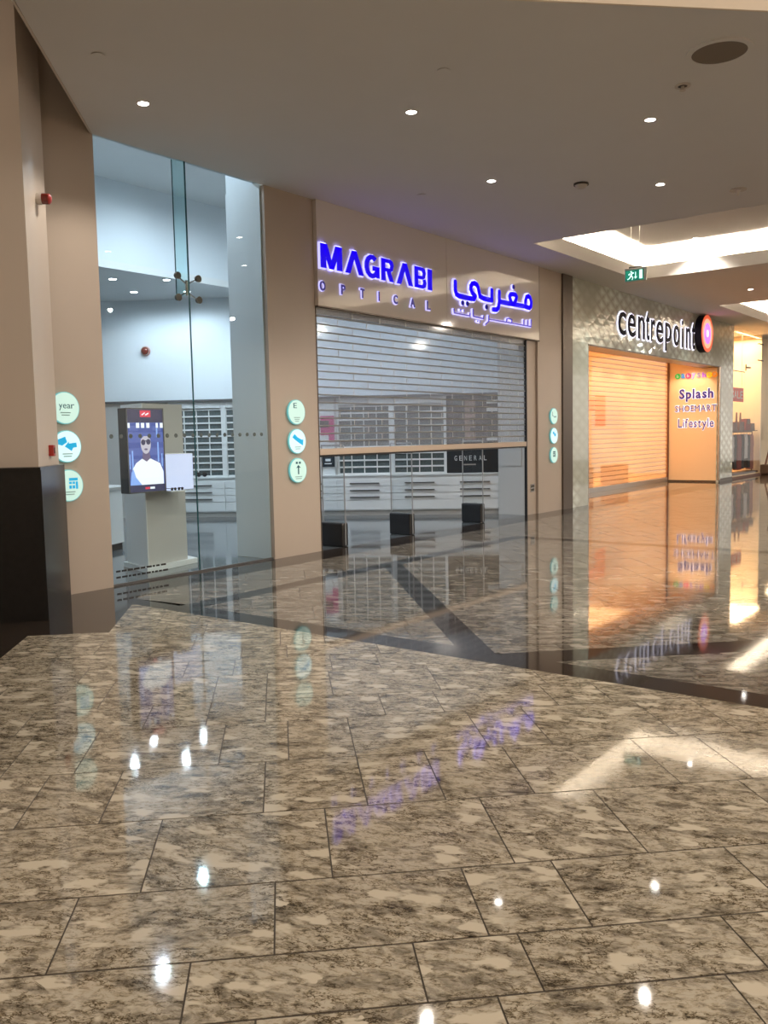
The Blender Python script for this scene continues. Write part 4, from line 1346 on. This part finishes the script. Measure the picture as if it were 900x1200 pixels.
def sidetext(name, label, text, ya, yb, z0, z1, face, desc=None, bold=0.0, cols=None, rim='halo_white', gap=0.16):
    """row of letters on the side panel; ya is the left end (larger y), yb the right end"""
    t = thing(name, label, 'sign')
    wid = {}
    for ch in text:
        if ch == ' ':
            wid[ch] = 0.35
            continue
        vs, _ = glyph(ch, 1.0, bold)
        wid[ch] = max(v.x for v in vs) - min(v.x for v in vs)
    tot = sum(wid[c] for c in text) + gap * 0.6 * (len(text) - 1)
    k = (ya - yb) / tot
    x = -ya
    H = {c: (min(v.y for v in glyph(c, 1.0, bold)[0]), max(v.y for v in glyph(c, 1.0, bold)[0])) for c in text if c != ' '}
    hi = max(h[1] for h in H.values())
    sc = (z1 - z0) / hi
    for i, ch in enumerate(text):
        if ch != ' ':
            za, zb = z0 + H[ch][0] * sc, z0 + H[ch][1] * sc
            m = cols[i] if cols else face
            f = letter('letter', ch, PS, x, x + wid[ch] * k, za, zb, 0.016, 0.010, m, t, offset=bold)
            if rim:
                letter('glow_rim', ch, PS, x, x + wid[ch] * k, za, zb, 0.002, 0.013, rim, f, offset=bold + 0.008 if bold else 0.0, grow=0.012)
        x += (wid[ch] + gap * 0.6) * k
    return t


t = thing('coloured_logo', 'row of small coloured round letters, top of the four logos on the peach panel', 'sign')
seq = [('b', 'c_green', 1), ('a', 'c_blue', 0), ('b', 'c_pink', 1), ('y', 'c_lilac', 0), ('s', 'c_grey', 0), ('h', 'c_purple', 0), ('o', 'c_yellow', 1), ('p', 'c_orange', 1)]
for i, (ch, m, rnd) in enumerate(seq):
    yc = 1.22 - i * 0.165
    if rnd:
        f = MB().rod((28.10, yc, 3.37), (28.065, yc, 3.37), 0.088, 18).build('letter_ball', m, t)
        letter('letter', ch, PS, -yc - 0.03, -yc + 0.03, 3.325, 3.42, 0.035, 0.006, 'white_print', f)
    else:
        letter('letter', ch, PS, -yc - 0.055, -yc + 0.055, 3.27 if ch == 'y' else 3.30, 3.45, 0.004, 0.03, m, t, offset=0.02)
sidetext('bold_script_logo', 'bold dark violet rounded word with white glow, second logo on the peach panel', 'Splash', 1.17, 0.10, 2.66, 2.96, 'navy_face', bold=0.035)
sidetext('capital_logo', 'thin violet capitals with pale glow, third logo on the peach panel', 'SHOEMART', 1.30, 0.0, 2.24, 2.44, 'navy_face', bold=0.0)
sidetext('mixed_case_logo', 'violet mixed case word with white glow, lowest logo on the peach panel', 'Lifestyle', 1.20, 0.08, 1.74, 2.02, 'navy_face', bold=0.008)

# ------------------------------------------------------------------ far shop window and what stands in it
w2 = empty('window_2')
struct(w2, 'frameless display window right of the quilted portal')
bx('glass_pane', 'acrylic', w2, 29.64, 31.05, -0.03, -0.018, 0.05, CEIL)
bx('glass_pane', 'acrylic', w2, 31.06, 33.25, -0.03, -0.018, 0.05, CEIL)
bx('window_frame', 'brown_metal', w2, 29.62, 29.66, -0.05, 0.05, 0.0, CEIL)
bx('window_sill', 'brown', w2, 29.62, 33.25, -0.05, 0.02, 0.0, 0.06)
for z in (4.05, 4.62):
    bx('glass_clip', 'brown_metal', w2, 32.7, 33.30, -0.05, 0.0, z, z + 0.035)
bx('glass_clip', 'brown_metal', w2, 29.66, 31.0, -0.05, -0.03, 3.55, 3.575)
for dz_ in (-0.11, 0.11):
    MB().rod((31.05, -0.06, 3.72), (31.05, -0.06, 3.72 + dz_), 0.02, 6).build('clamp_arm', 'brown_metal', w2)
MB().rod((31.05, -0.06, 3.72), (31.6, -0.06, 3.74), 0.03, 6).build('clamp_arm', 'brown_metal', w2)
wb2 = bx('wall_window_back', 'peach_wall', None, 29.6, 33.3, 1.5, 1.56, 0, CEIL)
struct(wb2, 'warm orange backdrop behind the far display window')
wf2 = bx('floor.002', 'peach_wall', None, 29.62, 33.3, 0.02, 1.5, 0.0, 0.10)
struct(wf2, 'raised floor of the far display window')
we2 = bx('wall_next', 'cream_wall', None, 33.30, 48, 0.3, 0.4, 0, CEIL)
struct(we2, 'bright cream front of the next shop')
we3 = bx('wall_return', 'cream_wall', None, 33.26, 33.32, 0.0, 1.56, 0, CEIL)
struct(we3, 'cream return beside the far display window')

wc2 = bx('ceiling.007', 'ceiling', None, 29.62, 48, 0.0, 1.6, CEIL, CEIL + 0.05)
struct(wc2, 'ceiling over the far display window')
sale = thing('sale_sign', 'red sign reading sale in white behind the far display window', 'sign')
bx('board', 'sale_red', sale, 30.0, 31.6, 0.15, 0.17, 2.58, 3.05)
wd = 0.29
for i, ch in enumerate('SALE'):
    letter('letter', ch, plane_front(0.15), 30.13 + i * 0.355, 30.13 + i * 0.355 + wd, 2.69, 2.94, 0.0, 0.006, 'white_print', sale)
for x in (30.2, 31.4):
    MB().rod((x, 0.16, 3.05), (x, 0.16, CEIL), 0.006, 5).build('cord', 'alu', sale)

GG = 'garments hanging in the far display window'
ry = 0.25
rail = thing('clothes_rail', 'low dark clothes rail with garments in the far display window', 'rail', loc=(0, 0, 0))
MB().rod((30.25, ry, 1.55), (33.12, ry, 1.55), 0.02, 6).build('top_tube', 'brown', rail)
for x in (30.25, 33.12):
    MB().rod((x, ry, 0.10), (x, ry, 1.55), 0.02, 6).build('post', 'brown', rail)
bx('foot', 'wood', rail, 30.1, 33.2, 0.05, 0.47, 0.10, 0.16)


def garment(x, wd, z0, z1, m, label):
    g = thing('hanging_garment', label, 'garment', GG, loc=(x + 0.33, ry, 0))
    h = wd / 2
    body = [(-h, z0), (h, z0), (h * 0.92, z1 - 0.42), (h * 1.15, z1 - 0.42), (h * 0.9, z1 - 0.08), (h * 0.3, z1), (-h * 0.3, z1), (-h * 0.9, z1 - 0.08), (-h * 1.15, z1 - 0.42), (-h * 0.92, z1 - 0.42)]
    MB().prism(body, -0.08, 0.08).move(plane_front(0)).build('cloth', m, g)
    MB().rod((0, 0, z1), (0, 0, 1.55), 0.008, 5).build('hanger_hook', 'alu', g)
    MB().rod((-h * 0.8, 0, z1 - 0.06), (h * 0.8, 0, z1 - 0.06), 0.012, 5).build('hanger_bar', 'wood', g)


garment(30.15, 0.34, 0.55, 1.45, 'palecloth', 'pale narrow garment at the left end of the rail')
garment(30.50, 0.26, 0.30, 1.46, 'charcoal', 'charcoal garment beside the pale one at the left end')
garment(30.98, 0.46, 0.25, 1.47, 'maroon', 'maroon garment in the middle of the rail')
garment(31.40, 0.26, 0.28, 1.46, 'charcoal', 'charcoal garment between maroon and pale garments')
garment(31.78, 0.40, 0.62, 1.48, 'palecloth', 'pale garment right of the middle of the rail')
garment(32.15, 0.26, 0.28, 1.44, 'charcoal', 'charcoal garment right of the second pale one')
garment(32.52, 0.42, 0.22, 1.46, 'rust', 'rust red garment at the right end of the rail')
GH = 'brown bags above the clothes rail'
bx('rack_shelf', 'wood', rail, 30.2, 33.15, ry - 0.18, ry + 0.18, 1.57, 1.60)
for x, wd, hh, m, lab in ((30.25, 0.55, 0.26, 'brown', 'brown bag at the left end above the clothes rail'), (31.85, 0.60, 0.40, 'maroon', 'tall maroon bag above the clothes rail right of the horned one'), (32.45, 0.50, 0.24, 'wood', 'dark low bag at the right end above the clothes rail')):
    b_ = thing('leather_bag', lab, 'bag', GH, loc=(x + 0.33, ry, 1.60))
    MB().prism([(-wd / 2, 0), (wd / 2, 0), (wd / 2 * 0.8, hh), (-wd / 2 * 0.8, hh)], -0.12, 0.12).move(plane_front(0)).build('body', m, b_)
    bx('flap', 'brown', b_, -wd * 0.3, wd * 0.3, -0.13, 0.0, hh * 0.55, hh + 0.01)
b_ = thing('horned_bag', 'brown bag with two upright handles above the middle of the clothes rail', 'bag', GH, loc=(31.38, ry, 1.60))
MB().prism([(-0.3, 0), (0.3, 0), (0.26, 0.30), (-0.26, 0.30)], -0.12, 0.12).move(plane_front(0)).build('body', 'brown', b_)
for sx in (-0.24, 0.22):
    MB().rod((sx, 0, 0.28), (sx + 0.02, 0, 0.62), 0.04, 8, 0.025).build('handle', 'brown', b_)

pl = thing('dried_branch_vase', 'brown leaning branch with dark tuft at the far edge of the window', 'plant', loc=(33.6, -0.1, 0))
bx('pot', 'wood', pl, -0.16, 0.16, -0.16, 0.16, 0.0, 0.35, bevel=0.03)
MB().rod((0, 0, 0.3), (0.75, -0.12, 1.75), 0.035, 8, 0.02).build('stem', 'brown', pl)
rr = random.Random(11)
for k in range(9):
    a = Vector((0.75, -0.12, 1.7))
    e = a + Vector((rr.uniform(-0.1, 0.6), rr.uniform(-0.2, 0.2), rr.uniform(-0.1, 0.5)))
    MB().rod(a, e, 0.06, 6, 0.02).build('leaf', 'brown', pl)

# ------------------------------------------------------------------ left pillar with black stone base
D1 = Vector((0.7071, 0.7071, 0))
D2 = Vector((-0.7071, 0.7071, 0))


def quad(c, a, b):
    c = Vector((c[0], c[1], 0))
    q = [c, c + D1 * a, c + D1 * a + D2 * b, c + D2 * b]
    return [(v.x, v.y) for v in q]


pb = MB().prism(quad((4.42, -1.05), 0.93, 1.9), 0.0, 1.405).build('wall_pillar', 'black_stone')
struct(pb, 'square corner pillar with black polished stone base and pale beige upper part')
MB().prism(quad((4.408, -1.062), 0.95, 1.9), 1.405, 1.43).build('base_cap', 'black_stone', pb)
MB().prism(quad((4.52, -0.85), 0.80, 1.7), 1.43, UP).build('upper_shaft', 'beige_pale', pb)
PN = Vector((0.7071, -0.7071, 0))
bc = thing('alarm_beacon', 'small white and dark red alarm beacon high on the pale pillar', 'alarm')
c_ = Vector((4.845, -0.525, 4.01))
MB().rod(c_, c_ + PN * 0.05, 0.055, 16).build('base', 'detector', bc)
MB().rod(c_ + PN * 0.05, c_ + PN * 0.11, 0.052, 16).build('lens', 'red_lens', bc)
MB().dome(c_ + PN * 0.11, PN, 0.052, 0.03).build('lens_cap', 'red', bc, smooth=True)
mcp = thing('call_point', 'small red fire call point above the black pillar base', 'alarm')
c_ = Vector((4.835, -0.535, 1.575))
fm = Matrix(((D1.x, 0, PN.x, c_.x), (D1.y, 0, PN.y, c_.y), (0, 1, 0, c_.z), (0, 0, 0, 1)))
MB().box(-0.045, 0.045, -0.055, 0.055, 0, 0.045, bevel=0.006).move(fm).build('box', 'red', mcp)
MB().box(-0.025, 0.025, -0.03, 0.03, 0.045, 0.048).move(fm).build('glass_plate', 'red_lens', mcp)

# ------------------------------------------------------------------ things on the ceiling
GL = 'small lit round downlights in the mall ceiling'


def downlight(x, y, z, label, power=70, lens='lamp', r=0.052, col=NEUT, cone=120, spot=True, group=GL):
    d = thing('downlight', label, 'lamp', group, loc=(x, y, z))
    MB().ring((0, 0, -0.006), (0, 0, 1), r, r + 0.018, 0.008, 24).build('trim_ring', 'trim_white', d)
    MB().rod((0, 0, -0.003), (0, 0, 0.002), r, 20).build('lens', lens, d)
    if spot:
        light('downlight_or_fill_beam', 'SPOT', (x, y, z - 0.03), power, col, 0.05, cone=cone, blend=0.5)
    return d


downlight(5.69, -1.129, CEIL, 'lit downlight nearest the pillar and shop window corner', 75)
downlight(7.62, -3.02, CEIL, 'lit downlight in front of the capital lettering, second along the diagonal row', 130)
downlight(9.487, -4.848, CEIL, 'lit downlight next to the ceiling speaker', 130)
downlight(10.32, -2.385, CEIL, 'lit downlight between the fascia and the round smoke detector', 130)
downlight(12.0, -4.045, CEIL, 'lit downlight just before the big lit coffer', 130)
downlight(22.3, -2.5, CEIL, 'lit downlight between the two lit coffers', 130)
downlight(18.64, -2.37, CEIL + 0.62, 'lit downlight inside the nearest lit coffer', 100)
GS = 'lit downlights in the optical shop ceiling'
for k, (x, y, z, lab) in enumerate(((10.06, 5.6, 4.67, 'lit cool downlight under the low shop ceiling, left one'), (11.2, 6.5, 4.67, 'lit cool downlight under the low shop ceiling near the back wall'),
                                   (11.9, 5.7, 4.67, 'lit cool downlight under the low shop ceiling, hidden above the bulkhead edge'), (10.79, 4.95, 4.67, 'lit cool downlight at the front edge of the low shop ceiling'),
                                   (7.62, 1.75, 6.2, 'lit cool downlight in the high shop ceiling, left of the pair'), (8.66, 1.49, 6.2, 'lit cool downlight in the high shop ceiling, right of the pair'))):
    downlight(x, y, z, lab, 120 if k > 3 else 45, 'lamp_shop', 0.065, COOL, group=GS, cone=165)

sk = thing('ceiling_speaker', 'large round dark grille loudspeaker flush in the mall ceiling', 'speaker', loc=(8.235, -5.945, CEIL))
MB().rod((0, 0, -0.012), (0, 0, 0.0), 0.235, 40).build('grille', 'grille', sk)
MB().ring((0, 0, -0.016), (0, 0, 1), 0.235, 0.285, 0.016, 40).build('rim', 'ceiling', sk)
sd = thing('smoke_detector', 'round off white smoke detector between two downlights', 'detector', loc=(11.235, -3.239, CEIL))
MB().rod((0, 0, -0.025), (0, 0, 0), 0.10, 24).build('base', 'dark_slot', sd)
MB().rod((0, 0, -0.06), (0, 0, -0.025), 0.055, 24, 0.085).build('head', 'detector', sd)
MB().dome((0, 0, -0.06), (0, 0, -1), 0.055, 0.012).build('cap', 'detector', sd, smooth=True)
spk = thing('sprinkler_head', 'small open sprinkler head with dark slots beside the ceiling speaker', 'sprinkler', loc=(8.785, -5.434, CEIL))
MB().ring((0, 0, -0.012), (0, 0, 1), 0.045, 0.075, 0.012, 24).build('escutcheon', 'detector', spk)
MB().rod((0, 0, -0.01), (0, 0, 0.0), 0.045, 16).build('cup', 'dark_slot', spk)
MB().rod((0, 0, -0.045), (0, 0, -0.008), 0.016, 10).build('frame', 'trim_white', spk)
MB().rod((0, 0, -0.052), (0, 0, -0.046), 0.03, 12).build('deflector', 'detector', spk)
sp2 = thing('sprinkler_head', 'pale sprinkler head with drooping tip near the coffer edge', 'sprinkler', loc=(12.996, -4.787, CEIL))
MB().ring((0, 0, -0.014), (0, 0, 1), 0.03, 0.115, 0.014, 24).build('escutcheon', 'detector', sp2)
MB().rod((0, 0, -0.085), (0, 0, -0.0), 0.012, 10, 0.04).build('frame', 'trim_white', sp2)
GP = 'round concealed cover plates in the mall ceiling'
for x, y, lab in ((6.973, -3.853, 'round flush ceiling cover plate above the second downlight'), (4.758, -1.737, 'round flush ceiling cover plate near the diagonal ceiling edge'), (10.236, -1.312, 'round flush ceiling cover plate nearest the lettered fascia')):
    c_ = thing('cover_plate', lab, 'cover plate', GP, loc=(x, y, CEIL))
    MB().rod((0, 0, -0.012), (0, 0, -0.006), 0.06, 24).build('plate', 'ceiling', c_)
    MB().rod((0, 0, -0.006), (0, 0, 0), 0.035, 20).build('gap', 'dark_slot', c_)

# ------------------------------------------------------------------ exit sign
ex = thing('exit_sign', 'green exit sign with running figure hanging on two rods below the lit coffer', 'sign', loc=(15.0, -2.515, 4.26))
# local frame: face looks towards -X, its width runs along -Y
XS = Matrix(((0, 0, -1, 0), (-1, 0, 0, 0), (0, 1, 0, 0), (0, 0, 0, 1)))


def exb(name, m, parent, u0, u1, v0, v1, w0, w1, bevel=0.0):
    return MB().box(u0, u1, v0, v1, w0, w1, bevel=bevel).move(XS).build(name, m, parent)


exb('housing', 'exit_body', ex, -0.195, 0.195, 0.0, 0.235, -0.05, 0.0, 0.006)
fc = exb('face', 'exit_green', ex, -0.178, 0.150, 0.018, 0.20, 0.0, 0.006)
exb('top_bar', 'dark_slot', ex, -0.12, 0.11, 0.235, 0.262, -0.04, -0.01)


def exp_(name, polys):
    mb = MB()
    for p in polys:
        mb.prism(p, 0.006, 0.0075)
    return mb.move(XS).build(name, 'exit_white', fc)


exp_('running_figure', [oval(-0.075, 0.172, 0.014, 0.014, 12), [(-0.095, 0.09), (-0.065, 0.155), (-0.045, 0.15), (-0.07, 0.085)], [(-0.068, 0.15), (-0.03, 0.135), (-0.02, 0.15), (-0.05, 0.162)],
                        [(-0.09, 0.15), (-0.12, 0.135), (-0.125, 0.115), (-0.112, 0.113), (-0.085, 0.138)], [(-0.092, 0.095), (-0.11, 0.065), (-0.145, 0.05), (-0.14, 0.038), (-0.10, 0.052), (-0.075, 0.085)],
                        [(-0.08, 0.095), (-0.05, 0.07), (-0.062, 0.03), (-0.048, 0.03), (-0.033, 0.075), (-0.065, 0.105)]])
exp_('arrow', [rect(0.0, 0.014, 0.075, 0.165), [(-0.02, 0.08), (0.034, 0.08), (0.007, 0.045)]])
exp_('door', [rect(0.075, 0.128, 0.04, 0.19)])
for u in (-0.085, 0.065):
    MB().rod((-0.0 + 0.025, -u, 0.262), (0.025, -u, 1.356), 0.0055, 6).build('rod', 'steel', ex)

# ------------------------------------------------------------------ the opposite side of the mall, behind the photographer
ob = bx('wall_opposite', 'plaster', None, -9, 48, -24.2, -24.0, 0, 8.6)
struct(ob, 'plain plaster front across the hall behind the photographer')
ol = bx('wall_hall_end', 'plaster', None, -9.2, -9.0, -24, 0.0, 0, 8.6)
struct(ol, 'plain plaster wall at the left end of the hall')
